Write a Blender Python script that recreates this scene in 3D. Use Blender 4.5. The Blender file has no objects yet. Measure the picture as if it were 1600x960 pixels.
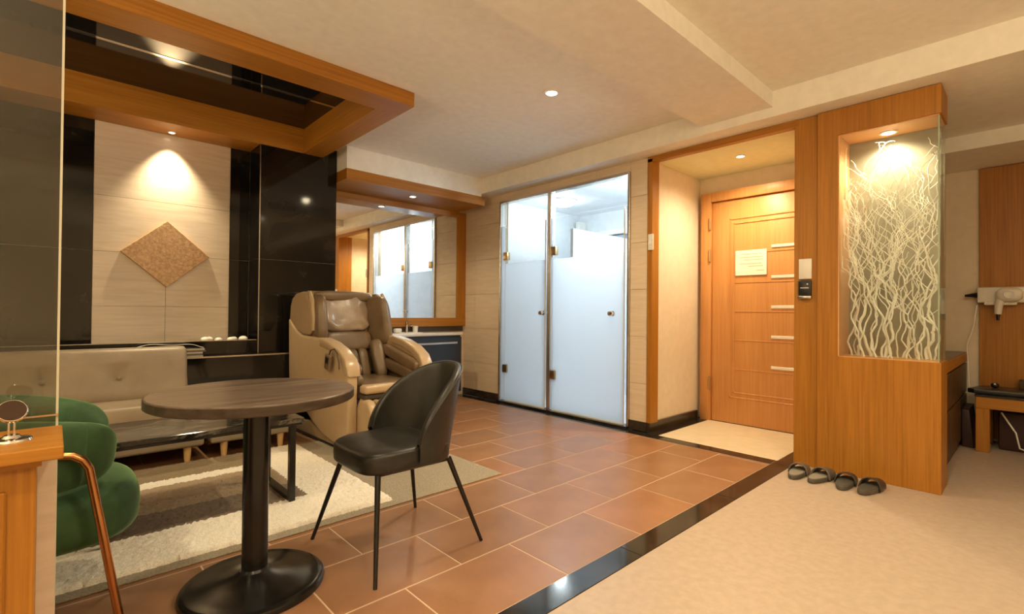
import bpy, bmesh, math, random
from mathutils import Vector, Matrix
R = math.radians
scene = bpy.context.scene
col = scene.collection

# ------------------------------------------------------------------ camera, world, exposure
CAM_H = 1.05
yaw, pitch, roll = R(43.019), R(0.545), R(0.521)
fwd = Vector((math.sin(yaw) * math.cos(pitch), math.cos(yaw) * math.cos(pitch), math.sin(pitch)))
rgt = Vector((math.cos(yaw), -math.sin(yaw), 0))
upv = rgt.cross(fwd)
r2 = rgt * math.cos(roll) + upv * math.sin(roll)
u2 = -rgt * math.sin(roll) + upv * math.cos(roll)
cd = bpy.data.cameras.new('camera')
cd.sensor_width = 36.0
cd.lens = 768.45 / 1600 * 36.0
cd.clip_start = 0.02
cam = bpy.data.objects.new('camera', cd)
cam.matrix_world = Matrix(((r2.x, u2.x, -fwd.x, 0), (r2.y, u2.y, -fwd.y, 0), (r2.z, u2.z, -fwd.z, CAM_H), (0, 0, 0, 1)))
col.objects.link(cam)
scene.camera = cam
w = bpy.data.worlds.new('world'); scene.world = w; w.use_nodes = True
w.node_tree.nodes['Background'].inputs[0].default_value = (0.9, 0.8, 0.65, 1)
w.node_tree.nodes['Background'].inputs[1].default_value = 0.05
scene.view_settings.view_transform = 'Standard'
scene.view_settings.look = 'None'
scene.view_settings.exposure = 0.4
scene.view_settings.gamma = 1.0
scene.view_settings.use_curve_mapping = False
scene.cycles.max_bounces = 10
scene.cycles.diffuse_bounces = 6
scene.cycles.transparent_max_bounces = 16
scene.cycles.caustics_reflective = False
scene.cycles.caustics_refractive = False
WARM = (1.0, 0.82, 0.52)
COOL = (0.86, 0.94, 1.0)
CAN_W = 40.0
OPAL_FILL_W = 16.0
UP_FILL_W = 100.0

# ------------------------------------------------------------------ materials
def lin(c):
    return tuple(((v / 255) / 12.92 if v <= 10 else (((v / 255) + 0.055) / 1.055) ** 2.4) for v in c)

def base_mat(name):
    m = bpy.data.materials.new(name); m.use_nodes = True
    nt = m.node_tree
    return m, nt, nt.nodes['Principled BSDF']

def coords(nt, scale, rot=(0, 0, 0)):
    tc = nt.nodes.new('ShaderNodeTexCoord'); mp = nt.nodes.new('ShaderNodeMapping')
    mp.inputs['Scale'].default_value = scale; mp.inputs['Rotation'].default_value = rot
    nt.links.new(tc.outputs['Object'], mp.inputs['Vector'])
    return mp.outputs['Vector']

def noise(nt, vec, scale, detail=3, rough=0.5, dist=0.0):
    n = nt.nodes.new('ShaderNodeTexNoise')
    n.inputs['Scale'].default_value = scale; n.inputs['Detail'].default_value = detail
    n.inputs['Roughness'].default_value = rough; n.inputs['Distortion'].default_value = dist
    nt.links.new(vec, n.inputs['Vector'])
    return n.outputs['Fac']

def ramp(nt, fac, stops):
    r = nt.nodes.new('ShaderNodeValToRGB')
    e = r.color_ramp.elements
    while len(e) < len(stops): e.new(0.5)
    for el, (p, c) in zip(e, stops):
        el.position = p; el.color = (*c, 1) if len(c) == 3 else c
    nt.links.new(fac, r.inputs['Fac'])
    return r.outputs['Color']

def bump(nt, fac, bs, strength=0.2, dist=0.01):
    b = nt.nodes.new('ShaderNodeBump')
    b.inputs['Strength'].default_value = strength; b.inputs['Distance'].default_value = dist
    nt.links.new(fac, b.inputs['Height']); nt.links.new(b.outputs['Normal'], bs.inputs['Normal'])

def mottled(name, c0, c1, rough=0.5, scale=(4, 4, 4), nscale=3.0, detail=4, lo=0.3, hi=0.7, metal=0.0, bmp=0.0, bscale=None, spec=0.5, dist=0.0, coat=0.0):
    m, nt, bs = base_mat(name)
    v = coords(nt, scale)
    f = noise(nt, v, nscale, detail, 0.55, dist)
    nt.links.new(ramp(nt, f, [(lo, c0), (hi, c1)]), bs.inputs['Base Color'])
    bs.inputs['Roughness'].default_value = rough; bs.inputs['Metallic'].default_value = metal
    bs.inputs['Specular IOR Level'].default_value = spec
    bs.inputs['Coat Weight'].default_value = coat
    if bmp:
        g = noise(nt, coords(nt, (1, 1, 1)), bscale or 60, 3) if bscale else f
        bump(nt, g, bs, bmp, 0.004)
    return m

def plain(name, c, rough=0.5, metal=0.0, spec=0.5, coat=0.0):
    k = tuple(v * 0.93 for v in c)
    return mottled(name, k, c, rough, (3, 3, 3), 5.0, 2, metal=metal, spec=spec, coat=coat)

def wood(name, c0, c1, axis='Z', rough=0.42, fine=55.0, spec=0.4):
    m, nt, bs = base_mat(name)
    a = {'X': (1.2, fine, fine), 'Y': (fine, 1.2, fine), 'Z': (fine, fine, 1.2)}[axis]
    b = {'X': (0.5, 7, 7), 'Y': (7, 0.5, 7), 'Z': (7, 7, 0.5)}[axis]
    f1 = noise(nt, coords(nt, a), 1.6, 4, 0.6, 0.3)
    f2 = noise(nt, coords(nt, b), 1.5, 3, 0.5, 0.6)
    mx = nt.nodes.new('ShaderNodeMath'); mx.operation = 'MULTIPLY_ADD'
    mx.inputs[1].default_value = 0.65
    sc = nt.nodes.new('ShaderNodeMath'); sc.operation = 'MULTIPLY'; sc.inputs[1].default_value = 0.35
    nt.links.new(f2, sc.inputs[0]); nt.links.new(f1, mx.inputs[0]); nt.links.new(sc.outputs[0], mx.inputs[2])
    nt.links.new(ramp(nt, mx.outputs[0], [(0.33, c0), (0.66, c1)]), bs.inputs['Base Color'])
    bs.inputs['Roughness'].default_value = rough
    bs.inputs['Specular IOR Level'].default_value = spec
    bump(nt, f1, bs, 0.08, 0.002)
    return m

def emit(name, c, s):
    m = bpy.data.materials.new(name); m.use_nodes = True
    nt = m.node_tree; nt.nodes.clear()
    e = nt.nodes.new('ShaderNodeEmission'); o = nt.nodes.new('ShaderNodeOutputMaterial')
    e.inputs[0].default_value = (*c, 1); e.inputs[1].default_value = s
    nt.links.new(e.outputs[0], o.inputs[0])
    return m

def schlick(nt, f0):
    lw = nt.nodes.new('ShaderNodeLayerWeight'); lw.inputs[0].default_value = 0.5
    p = nt.nodes.new('ShaderNodeMath'); p.operation = 'POWER'; p.inputs[1].default_value = 5.0
    nt.links.new(lw.outputs['Facing'], p.inputs[0])
    k = nt.nodes.new('ShaderNodeMath'); k.operation = 'MULTIPLY_ADD'; k.inputs[1].default_value = 0.8; k.inputs[2].default_value = f0
    nt.links.new(p.outputs[0], k.inputs[0])
    return k.outputs[0]

def clear_glass(name, tint, ior=1.45, haze=0.0, hazecol=(0.6, 0.55, 0.45)):
    m = bpy.data.materials.new(name); m.use_nodes = True
    nt = m.node_tree; nt.nodes.clear()
    o = nt.nodes.new('ShaderNodeOutputMaterial'); t = nt.nodes.new('ShaderNodeBsdfTransparent')
    g = nt.nodes.new('ShaderNodeBsdfGlossy'); g.inputs['Roughness'].default_value = 0.02
    fr = schlick(nt, 0.045 if ior < 1.48 else 0.05)
    mix = nt.nodes.new('ShaderNodeMixShader')
    t.inputs[0].default_value = (*tint, 1)
    nt.links.new(fr, mix.inputs[0]); nt.links.new(g.outputs[0], mix.inputs[2])
    src = t.outputs[0]
    if haze:
        d = nt.nodes.new('ShaderNodeBsdfDiffuse'); d.inputs[0].default_value = (*hazecol, 1)
        tr = nt.nodes.new('ShaderNodeBsdfTranslucent'); tr.inputs[0].default_value = (*hazecol, 1)
        ad = nt.nodes.new('ShaderNodeMixShader'); ad.inputs[0].default_value = 0.4
        nt.links.new(d.outputs[0], ad.inputs[1]); nt.links.new(tr.outputs[0], ad.inputs[2])
        f = noise(nt, coords(nt, (2.0, 2.0, 1.2)), 2.2, 5, 0.6, 0.4)
        mm = nt.nodes.new('ShaderNodeMath'); mm.operation = 'MULTIPLY'; mm.inputs[1].default_value = haze * 2
        nt.links.new(f, mm.inputs[0])
        m2 = nt.nodes.new('ShaderNodeMixShader')
        nt.links.new(mm.outputs[0], m2.inputs[0]); nt.links.new(t.outputs[0], m2.inputs[1]); nt.links.new(ad.outputs[0], m2.inputs[2])
        src = m2.outputs[0]
    nt.links.new(src, mix.inputs[1]); nt.links.new(mix.outputs[0], o.inputs[0])
    return m

def frosted_glass(name):
    m = bpy.data.materials.new(name); m.use_nodes = True
    nt = m.node_tree; nt.nodes.clear()
    o = nt.nodes.new('ShaderNodeOutputMaterial')
    tl = nt.nodes.new('ShaderNodeBsdfTranslucent'); tl.inputs[0].default_value = (0.90, 0.95, 0.98, 1)
    d = nt.nodes.new('ShaderNodeBsdfDiffuse'); d.inputs[0].default_value = (0.80, 0.88, 0.95, 1)
    g = nt.nodes.new('ShaderNodeBsdfGlossy'); g.inputs['Roughness'].default_value = 0.12
    a = nt.nodes.new('ShaderNodeMixShader'); a.inputs[0].default_value = 0.22
    nt.links.new(tl.outputs[0], a.inputs[1]); nt.links.new(d.outputs[0], a.inputs[2])
    b = nt.nodes.new('ShaderNodeMixShader'); fr = schlick(nt, 0.025)
    nt.links.new(fr, b.inputs[0]); nt.links.new(a.outputs[0], b.inputs[1]); nt.links.new(g.outputs[0], b.inputs[2])
    nt.links.new(b.outputs[0], o.inputs[0])
    return m

M = {}
M['ceiling'] = plain('ceiling_paint', (0.87, 0.84, 0.76), 0.8)
M['entry_ceiling'] = plain('entry_ceiling_paint', (0.78, 0.78, 0.50), 0.7)
M['wall_paint'] = plain('cream_wall_paint', (0.78, 0.68, 0.53), 0.8)
M['vinyl'] = mottled('beige_vinyl', (0.435, 0.338, 0.262), (0.495, 0.388, 0.305), 0.42, (1, 1, 1), 26, 6, 0.35, 0.65, bmp=0.05, bscale=180)
M['tile_a'] = mottled('terracotta_tile', (0.27, 0.130, 0.064), (0.35, 0.178, 0.092), 0.30, (1, 1, 1), 4.5, 6, 0.3, 0.7, bmp=0.03, bscale=90)
M['tile_b'] = mottled('terracotta_tile_warm', (0.29, 0.130, 0.055), (0.385, 0.180, 0.085), 0.33, (1, 1, 1), 3.6, 6, 0.3, 0.7, bmp=0.03, bscale=90)
M['tile_c'] = mottled('terracotta_tile_dull', (0.245, 0.125, 0.067), (0.32, 0.168, 0.092), 0.28, (1, 1, 1), 5.5, 6, 0.3, 0.7, bmp=0.03, bscale=90)
M['grout'] = plain('pale_grout', (0.62, 0.47, 0.34), 0.9)
M['black_stone'] = mottled('polished_black_stone', (0.006, 0.0055, 0.005), (0.030, 0.026, 0.022), 0.07, (1, 1, 1), 2.4, 7, 0.45, 0.85, dist=1.5)
M['border_stone'] = mottled('polished_border_stone', (0.012, 0.011, 0.010), (0.045, 0.038, 0.030), 0.09, (1, 1, 1), 6, 5, 0.4, 0.8)
M['base_stone'] = mottled('dark_baseboard_stone', (0.012, 0.010, 0.008), (0.05, 0.038, 0.026), 0.2, (1, 1, 1), 8, 4)
M['joint'] = plain('pale_joint', (0.55, 0.47, 0.36), 0.6)
M['marble'] = mottled('beige_marble', (0.60, 0.49, 0.38), (0.71, 0.595, 0.475), 0.2, (1.2, 1.2, 14), 2.2, 6, 0.3, 0.7, dist=0.8)
M['travertine'] = mottled('beige_travertine', (0.66, 0.53, 0.385), (0.77, 0.63, 0.47), 0.38, (1.4, 1.4, 15), 2.4, 6, 0.28, 0.72, dist=0.7, bmp=0.04)
M['travertine_joint'] = plain('travertine_joint', (0.46, 0.35, 0.23), 0.8)
M['entry_slab'] = mottled('cream_entry_tile', (0.72, 0.62, 0.44), (0.82, 0.72, 0.54), 0.3, (1, 1, 1), 9, 5)
W0, W1 = (0.30, 0.112, 0.009), (0.46, 0.195, 0.024)
M['wood_z'] = wood('honey_wood_upright', W0, W1, 'Z')
M['wood_x'] = wood('honey_wood_long', W0, W1, 'X')
M['wood_y'] = wood('honey_wood_cross', W0, W1, 'Y')
M['door_wood'] = wood('light_oak_veneer', (0.50, 0.215, 0.062), (0.62, 0.30, 0.10), 'Z', 0.40, 40)
M['niche'] = plain('niche_peach_wood', (0.72, 0.38, 0.16), 0.5)
M['niche_back'] = plain('niche_back_panel', (0.30, 0.27, 0.20), 0.5)
M['dark_wood'] = wood('dark_walnut', (0.050, 0.035, 0.026), (0.20, 0.145, 0.108), 'X', 0.30, 16)
M['dark_edge'] = wood('dark_walnut_edge', (0.035, 0.024, 0.017), (0.085, 0.058, 0.040), 'X', 0.35, 30)
M['steel'] = plain('brushed_steel', (0.62, 0.58, 0.52), 0.25, 1.0)
M['strip'] = plain('satin_inlay', (0.86, 0.80, 0.70), 0.45, 0.25)
M['chrome'] = plain('chrome', (0.85, 0.83, 0.80), 0.06, 1.0)
M['brass'] = plain('hinge_brass', (0.55, 0.40, 0.22), 0.3, 1.0)
M['copper'] = plain('copper_tube', (0.62, 0.30, 0.12), 0.24, 1.0)
M['black_metal'] = mottled('black_powder_metal', (0.005, 0.005, 0.005), (0.012, 0.0115, 0.011), 0.22, (1, 1, 1), 40, 3)
M['black_leather'] = mottled('black_leather', (0.013, 0.012, 0.010), (0.028, 0.026, 0.022), 0.36, (1, 1, 1), 9, 5, bmp=0.10, bscale=320)
M['sofa'] = mottled('taupe_leatherette', (0.25, 0.19, 0.125), (0.34, 0.265, 0.18), 0.45, (1, 1, 1), 4, 5, bmp=0.10, bscale=220)
M['sofa_dark'] = mottled('grey_sofa_base', (0.20, 0.16, 0.11), (0.27, 0.22, 0.155), 0.6, (1, 1, 1), 5, 4)
M['leg_wood'] = wood('pale_leg_wood', (0.50, 0.31, 0.12), (0.66, 0.43, 0.19), 'Z')
M['velvet'] = None
M['diamond'] = mottled('cork_panel', (0.40, 0.235, 0.115), (0.60, 0.375, 0.20), 0.75, (1, 1, 1), 60, 5, 0.35, 0.65, bmp=0.4)
M['black_glass'] = plain('black_ceiling_glass', (0.004, 0.004, 0.005), 0.05)
M['mirror'] = plain('mirror_silver', (0.92, 0.92, 0.90), 0.01, 1.0)
M['navy'] = plain('navy_lacquer', (0.030, 0.036, 0.055), 0.25)
M['ceramic'] = plain('white_ceramic', (0.85, 0.84, 0.80), 0.12)
M['white'] = plain('white_plastic', (0.80, 0.77, 0.70), 0.35)
M['white_tile'] = plain('white_bathroom_tile', (0.82, 0.86, 0.90), 0.3)
M['grey_blue'] = plain('grey_blue_panel', (0.30, 0.36, 0.44), 0.3)
M['black_plastic'] = plain('black_plastic', (0.012, 0.012, 0.013), 0.3)
M['paper'] = mottled('notice_paper', (0.80, 0.78, 0.62), (0.90, 0.88, 0.74), 0.7, (1, 1, 1), 12, 3)
M['paper_ink'] = plain('notice_ink', (0.55, 0.52, 0.40), 0.7)
M['branch'] = mottled('white_willow', (0.86, 0.81, 0.70), (0.96, 0.92, 0.82), 0.7, (1, 1, 1), 30, 3, bmp=0.2, bscale=90)
M['pebble'] = mottled('white_pebble', (0.80, 0.76, 0.66), (0.92, 0.88, 0.78), 0.45, (1, 1, 1), 9, 3)
M['soil'] = mottled('dark_gravel', (0.02, 0.018, 0.014), (0.06, 0.05, 0.04), 0.9, (1, 1, 1), 60, 3, bmp=0.5)
M['slipper_sole'] = plain('slipper_sole', (0.10, 0.085, 0.065), 0.6)
M['slipper_bed_light'] = plain('slipper_footbed_grey', (0.26, 0.23, 0.18), 0.7)
M['slipper_bed_dark'] = plain('slipper_footbed_dark', (0.085, 0.078, 0.066), 0.6)
M['slipper_strap'] = plain('slipper_strap', (0.035, 0.030, 0.026), 0.4)
M['slipper_strap_grey'] = plain('slipper_strap_grey', (0.12, 0.105, 0.09), 0.45)
M['flat_rug'] = mottled('grey_flat_rug', (0.26, 0.215, 0.15), (0.40, 0.34, 0.25), 0.95, (1, 1, 1), 120, 4, 0.35, 0.65, bmp=0.5)
M['magazine'] = plain('magazine_paper', (0.50, 0.46, 0.40), 0.25)
M['magazine_dark'] = plain('magazine_cover', (0.16, 0.135, 0.115), 0.2)
M['shell'] = plain('champagne_shell', (0.50, 0.36, 0.215), 0.28, coat=0.2)
M['shell_dark'] = plain('bronze_shell', (0.38, 0.265, 0.15), 0.35)
M['massage_leather'] = mottled('tan_massage_leather', (0.125, 0.080, 0.040), (0.235, 0.160, 0.092), 0.33, (1, 1, 1), 3.2, 5, 0.3, 0.7, bmp=0.25, bscale=26)
M['massage_light'] = mottled('pale_massage_leather', (0.27, 0.20, 0.14), (0.42, 0.33, 0.25), 0.28, (1, 1, 1), 5, 5, 0.3, 0.7, bmp=0.45, bscale=16)
M['massage_dark'] = plain('dark_massage_seam', (0.06, 0.04, 0.025), 0.5)
M['maroon'] = plain('maroon_board', (0.045, 0.018, 0.016), 0.55)
M['drawer_dark'] = wood('dark_drawer', (0.05, 0.025, 0.010), (0.10, 0.055, 0.022), 'X')
M['matte_brown'] = plain('matte_brown_disc', (0.06, 0.035, 0.022), 0.8, spec=0.15)
M['frost'] = frosted_glass('frosted_door_glass')
M['glass'] = clear_glass('clear_glass', (0.95, 0.98, 0.97))
M['partition_glass'] = clear_glass('hazy_partition_glass', (0.76, 0.76, 0.71), 1.5, 0.035, (0.55, 0.50, 0.42))  # pale haze blended unevenly into the pane
M['glass_edge'] = plain('glass_edge_green', (0.34, 0.42, 0.30), 0.2)
M['glass_edge_pale'] = plain('glass_edge_pale', (0.62, 0.60, 0.48), 0.25)
M['lamp_warm'] = emit('warm_lamp_lens', (1.0, 0.86, 0.62), 14.0)
M['lamp_cool'] = emit('cool_lamp_lens', (0.85, 0.93, 1.0), 5.0)
M['lamp_ring'] = plain('lamp_ring', (0.80, 0.76, 0.68), 0.4)

def velvet():
    m, nt, bs = base_mat('green_velvet')
    f = noise(nt, coords(nt, (1, 1, 1)), 7, 5, 0.6)
    nt.links.new(ramp(nt, f, [(0.3, (0.022, 0.062, 0.022)), (0.7, (0.048, 0.120, 0.045))]), bs.inputs['Base Color'])
    bs.inputs['Roughness'].default_value = 0.75
    bs.inputs['Sheen Weight'].default_value = 0.9
    bs.inputs['Sheen Tint'].default_value = (0.35, 0.60, 0.30, 1)
    bs.inputs['Sheen Roughness'].default_value = 0.35
    return m
M['velvet'] = velvet()

def marble_top():
    m, nt, bs = base_mat('black_marble_top')
    f = noise(nt, coords(nt, (1.2, 5, 3)), 3.0, 8, 0.65, 1.6)
    nt.links.new(ramp(nt, f, [(0.0, (0.008, 0.007, 0.006)), (0.52, (0.018, 0.015, 0.012)), (0.60, (0.16, 0.14, 0.10)), (0.64, (0.02, 0.017, 0.013)), (1.0, (0.03, 0.026, 0.02))]), bs.inputs['Base Color'])
    bs.inputs['Roughness'].default_value = 0.10
    return m
M['marble_top'] = marble_top()

def shag():
    # the weave itself: cream field with brown and grey bands (rug-local Y, X from its right edge)
    m, nt, bs = base_mat('cream_shag_pile')
    tc = nt.nodes.new('ShaderNodeTexCoord'); sp = nt.nodes.new('ShaderNodeSeparateXYZ')
    nt.links.new(tc.outputs['Object'], sp.inputs[0])
    n0 = noise(nt, coords(nt, (1, 1, 1)), 60, 3)
    ad = nt.nodes.new('ShaderNodeMath'); ad.operation = 'MULTIPLY_ADD'; ad.inputs[1].default_value = 0.035
    nt.links.new(n0, ad.inputs[0]); nt.links.new(sp.outputs['Y'], ad.inputs[2])
    mr = nt.nodes.new('ShaderNodeMapRange'); mr.inputs['From Min'].default_value = 2.4; mr.inputs['From Max'].default_value = 3.9
    nt.links.new(ad.outputs[0], mr.inputs['Value'])
    k = lambda y: (y - 2.4 + 0.017) / 1.5
    cream = (0.95, 0.88, 0.76); grey = (0.24, 0.18, 0.13); taupe = (0.42, 0.31, 0.20); olive = (0.30, 0.23, 0.14)
    rp = nt.nodes.new('ShaderNodeValToRGB'); rp.color_ramp.interpolation = 'CONSTANT'
    st = [(0.0, cream), (k(2.76), grey), (k(3.02), taupe), (k(3.44), cream), (k(3.56), olive)]
    e = rp.color_ramp.elements
    while len(e) < len(st): e.new(0.9)
    for el, (p, c) in zip(e, st): el.position = p; el.color = (*c, 1)
    nt.links.new(mr.outputs[0], rp.inputs[0])
    gt = nt.nodes.new('ShaderNodeMath'); gt.operation = 'GREATER_THAN'; gt.inputs[1].default_value = 1.06
    ax = nt.nodes.new('ShaderNodeMath'); ax.operation = 'MULTIPLY_ADD'; ax.inputs[1].default_value = 0.03
    nt.links.new(n0, ax.inputs[0]); nt.links.new(sp.outputs['X'], ax.inputs[2]); nt.links.new(ax.outputs[0], gt.inputs[0])
    mix = nt.nodes.new('ShaderNodeMix'); mix.data_type = 'RGBA'
    nt.links.new(gt.outputs[0], mix.inputs[0]); nt.links.new(rp.outputs[0], mix.inputs[6]); mix.inputs[7].default_value = (*cream, 1)
    hs = nt.nodes.new('ShaderNodeMix'); hs.data_type = 'RGBA'; hs.blend_type = 'MULTIPLY'
    hs.inputs[0].default_value = 1.0
    n1 = noise(nt, coords(nt, (1, 1, 1)), 150, 3)
    nt.links.new(mix.outputs[2], hs.inputs[6]); nt.links.new(ramp(nt, n1, [(0.3, (0.8, 0.8, 0.8)), (0.6, (1, 1, 1))]), hs.inputs[7])
    nt.links.new(hs.outputs[2], bs.inputs['Base Color'])
    bs.inputs['Roughness'].default_value = 1.0
    bump(nt, n1, bs, 0.35, 0.008)
    return m
M['shag'] = shag()

# ------------------------------------------------------------------ mesh helpers
def set_props(o, label=None, cat=None, group=None, kind=None):
    if label: o['label'] = label
    if cat: o['category'] = cat
    if group: o['group'] = group
    if kind: o['kind'] = kind
    return o

def thing(name, label, cat, loc=(0, 0, 0), rotz=0.0, group=None, kind=None):
    o = bpy.data.objects.new(name, None); o.empty_display_size = 0.1
    col.objects.link(o); o.location = loc; o.rotation_euler = (0, 0, rotz)
    return set_props(o, label, cat, group, kind)

class B:
    def __init__(s): s.bm = bmesh.new()
    def _merge(s, t, mtx=None):
        me = bpy.data.meshes.new('tmp'); t.to_mesh(me); t.free()
        if mtx is not None: me.transform(mtx)
        s.bm.from_mesh(me); bpy.data.meshes.remove(me)
        return s
    def box(s, x0, x1, y0, y1, z0, z1, bevel=0.0, seg=2, mtx=None):
        t = bmesh.new(); bmesh.ops.create_cube(t, size=1)
        for v in t.verts:
            v.co = Vector(((x0 + x1) / 2 + v.co.x * (x1 - x0), (y0 + y1) / 2 + v.co.y * (y1 - y0), (z0 + z1) / 2 + v.co.z * (z1 - z0)))
        if bevel: bmesh.ops.bevel(t, geom=t.edges[:], offset=bevel, segments=seg, profile=0.5, affect='EDGES')
        return s._merge(t, mtx)
    def prism(s, poly, axis, a0, a1, bevel=0.0, seg=2, mtx=None):
        t = bmesh.new()
        mk = {'X': lambda a, p: (a, p[0], p[1]), 'Y': lambda a, p: (p[0], a, p[1]), 'Z': lambda a, p: (p[0], p[1], a)}[axis]
        lo = [t.verts.new(mk(a0, p)) for p in poly]; hi = [t.verts.new(mk(a1, p)) for p in poly]
        f0 = t.faces.new(lo); f1 = t.faces.new(hi[::-1]); n = len(poly)
        for i in range(n): t.faces.new((lo[i], hi[i], hi[(i + 1) % n], lo[(i + 1) % n]))
        bmesh.ops.recalc_face_normals(t, faces=t.faces[:])
        if bevel:
            ed = list({e for f in (f0, f1) for e in f.edges})
            bmesh.ops.bevel(t, geom=ed, offset=bevel, segments=seg, profile=0.5, affect='EDGES')
        bmesh.ops.triangulate(t, faces=[f for f in t.faces if len(f.verts) > 4])
        return s._merge(t, mtx)
    def cyl(s, p0, p1, r0, r1=None, n=20):
        return s.tube([p0, p1], [r0, r0 if r1 is None else r1], n)
    def tube(s, pts, r, n=10, closed=False, caps=True):
        pts = [Vector(p) for p in pts]; k = len(pts)
        rs = r if isinstance(r, (list, tuple)) else [r] * k
        t = bmesh.new(); rings = []
        def tan(i):
            if closed: d = pts[(i + 1) % k] - pts[i - 1]
            else: d = pts[min(i + 1, k - 1)] - pts[max(i - 1, 0)]
            return d.normalized()
        t0 = tan(0); a = Vector((0, 0, 1)) if abs(t0.z) < 0.9 else Vector((1, 0, 0))
        nrm = (a - t0 * a.dot(t0)).normalized()
        for i in range(k):
            ti = tan(i); nrm = (nrm - ti * nrm.dot(ti)).normalized(); bi = ti.cross(nrm)
            rings.append([t.verts.new(pts[i] + (nrm * math.cos(2 * math.pi * j / n) + bi * math.sin(2 * math.pi * j / n)) * rs[i]) for j in range(n)])
        m = k if closed else k - 1
        for i in range(m):
            p, q = rings[i], rings[(i + 1) % k]
            for j in range(n): t.faces.new((p[j], p[(j + 1) % n], q[(j + 1) % n], q[j]))
        if caps and not closed:
            t.faces.new(rings[0][::-1]); t.faces.new(rings[-1])
        bmesh.ops.recalc_face_normals(t, faces=t.faces[:])
        return s._merge(t)
    def lathe(s, prof, c=(0, 0, 0), n=48):
        t = bmesh.new(); rings = []
        for r, z in prof:
            if r < 1e-6: rings.append([t.verts.new((c[0], c[1], c[2] + z))])
            else: rings.append([t.verts.new((c[0] + r * math.cos(2 * math.pi * j / n), c[1] + r * math.sin(2 * math.pi * j / n), c[2] + z)) for j in range(n)])
        for p, q in zip(rings, rings[1:]):
            for j in range(n):
                a, b2 = p[j % len(p)], p[(j + 1) % len(p)]; c2, d = q[(j + 1) % len(q)], q[j % len(q)]
                vs = []
                for v in (a, b2, c2, d):
                    if v not in vs: vs.append(v)
                if len(vs) > 2: t.faces.new(vs)
        bmesh.ops.recalc_face_normals(t, faces=t.faces[:])
        return s._merge(t)
    def pad(s, c, size, e=0.35, e2=None, mtx=None, nu=28, nv=18, fn=None):
        """superellipsoid cushion: size = full extents, e small = boxy"""
        e2 = e if e2 is None else e2
        t = bmesh.new()
        pw = lambda v, p: math.copysign(abs(v) ** p, v)
        rows = []
        for i in range(nv + 1):
            ph = -math.pi / 2 + math.pi * i / nv
            row = []
            for j in range(nu):
                th = 2 * math.pi * j / nu
                p = Vector((pw(math.cos(ph), e) * pw(math.cos(th), e2), pw(math.cos(ph), e) * pw(math.sin(th), e2), pw(math.sin(ph), e)))
                if i in (0, nv) and j: row.append(row[0]); continue
                p = Vector((p.x * size[0] / 2, p.y * size[1] / 2, p.z * size[2] / 2))
                if fn: p = Vector(fn(p))
                row.append(t.verts.new(p))
            rows.append(row)
        for a, b2 in zip(rows, rows[1:]):
            for j in range(nu):
                vs = []
                for v in (a[j], a[(j + 1) % nu], b2[(j + 1) % nu], b2[j]):
                    if v not in vs: vs.append(v)
                if len(vs) > 2: t.faces.new(vs)
        bmesh.ops.recalc_face_normals(t, faces=t.faces[:])
        mt = Matrix.Translation(c)
        if mtx is not None: mt = mt @ mtx
        return s._merge(t, mt)
    def grid(s, fn, nu, nv, wrap_u=False):
        t = bmesh.new()
        g = [[t.verts.new(fn(i / nu, j / nv)) for j in range(nv + 1)] for i in range(nu + (0 if wrap_u else 1))]
        k = len(g)
        for i in range(k if wrap_u else k - 1):
            for j in range(nv): t.faces.new((g[i][j], g[(i + 1) % k][j], g[(i + 1) % k][j + 1], g[i][j + 1]))
        return s._merge(t)
    def obj(s, name, mat, parent=None, smooth=35, world=False):
        bmesh.ops.remove_doubles(s.bm, verts=s.bm.verts[:], dist=1e-5)
        me = bpy.data.meshes.new(name); s.bm.to_mesh(me); s.bm.free()
        if smooth:
            me.polygons.foreach_set('use_smooth', [True] * len(me.polygons))
            me.set_sharp_from_angle(angle=R(smooth))
        me.materials.append(M[mat] if isinstance(mat, str) else mat)
        o = bpy.data.objects.new(name, me); col.objects.link(o)
        if parent is not None:
            o.parent = parent
            if world: me.transform(Matrix.Translation(-Vector(parent.location)))
        return o

def slab(name, mat, dims, parent=None, bevel=0.0, label=None, cat=None, kind=None, world=True, seg=1):
    o = B().box(*dims, bevel=bevel, seg=seg).obj(name, mat, parent, 30, world)
    return set_props(o, label, cat, None, kind)

def struct(name, mat, dims, label, cat):
    return slab(name, mat, dims, None, 0, label, cat, 'structure')

def rot(ax, deg): return Matrix.Rotation(R(deg), 4, ax)

def spot(name, parent, loc, target, watts, size=0.05, angle=120, blend=0.6, color=WARM):
    l = bpy.data.lights.new(name, 'SPOT'); l.energy = watts; l.color = color
    l.spot_size = R(angle); l.spot_blend = blend; l.shadow_soft_size = size
    o = bpy.data.objects.new(name, l); col.objects.link(o); o.parent = parent
    d = Vector(target) - Vector(loc)
    o.location = loc; o.rotation_euler = d.to_track_quat('-Z', 'Y').to_euler()
    return o

def downlight(loc, label, watts=CAN_W, angle=165, blend=0.9, r=0.045, color=WARM, lens='lamp_warm', aim=(0, 0, -1), group='recessed ceiling downlights', name='downlight'):
    t = thing(name, label, 'light', loc, 0, group)
    B().lathe([(r * 0.86, 0.0), (r * 0.9, -0.006), (r * 1.25, -0.006), (r * 1.3, 0.0)], n=28).obj('trim_ring', 'lamp_ring', t)
    B().lathe([(0, -0.002), (r * 0.86, -0.002), (r * 0.86, 0.0)], n=24).obj('lens', lens, t)
    spot('lamp_light', t, (0, 0, -0.02), (aim[0], aim[1], -0.02 + aim[2]), watts, r, angle, blend, color)
    return t

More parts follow.
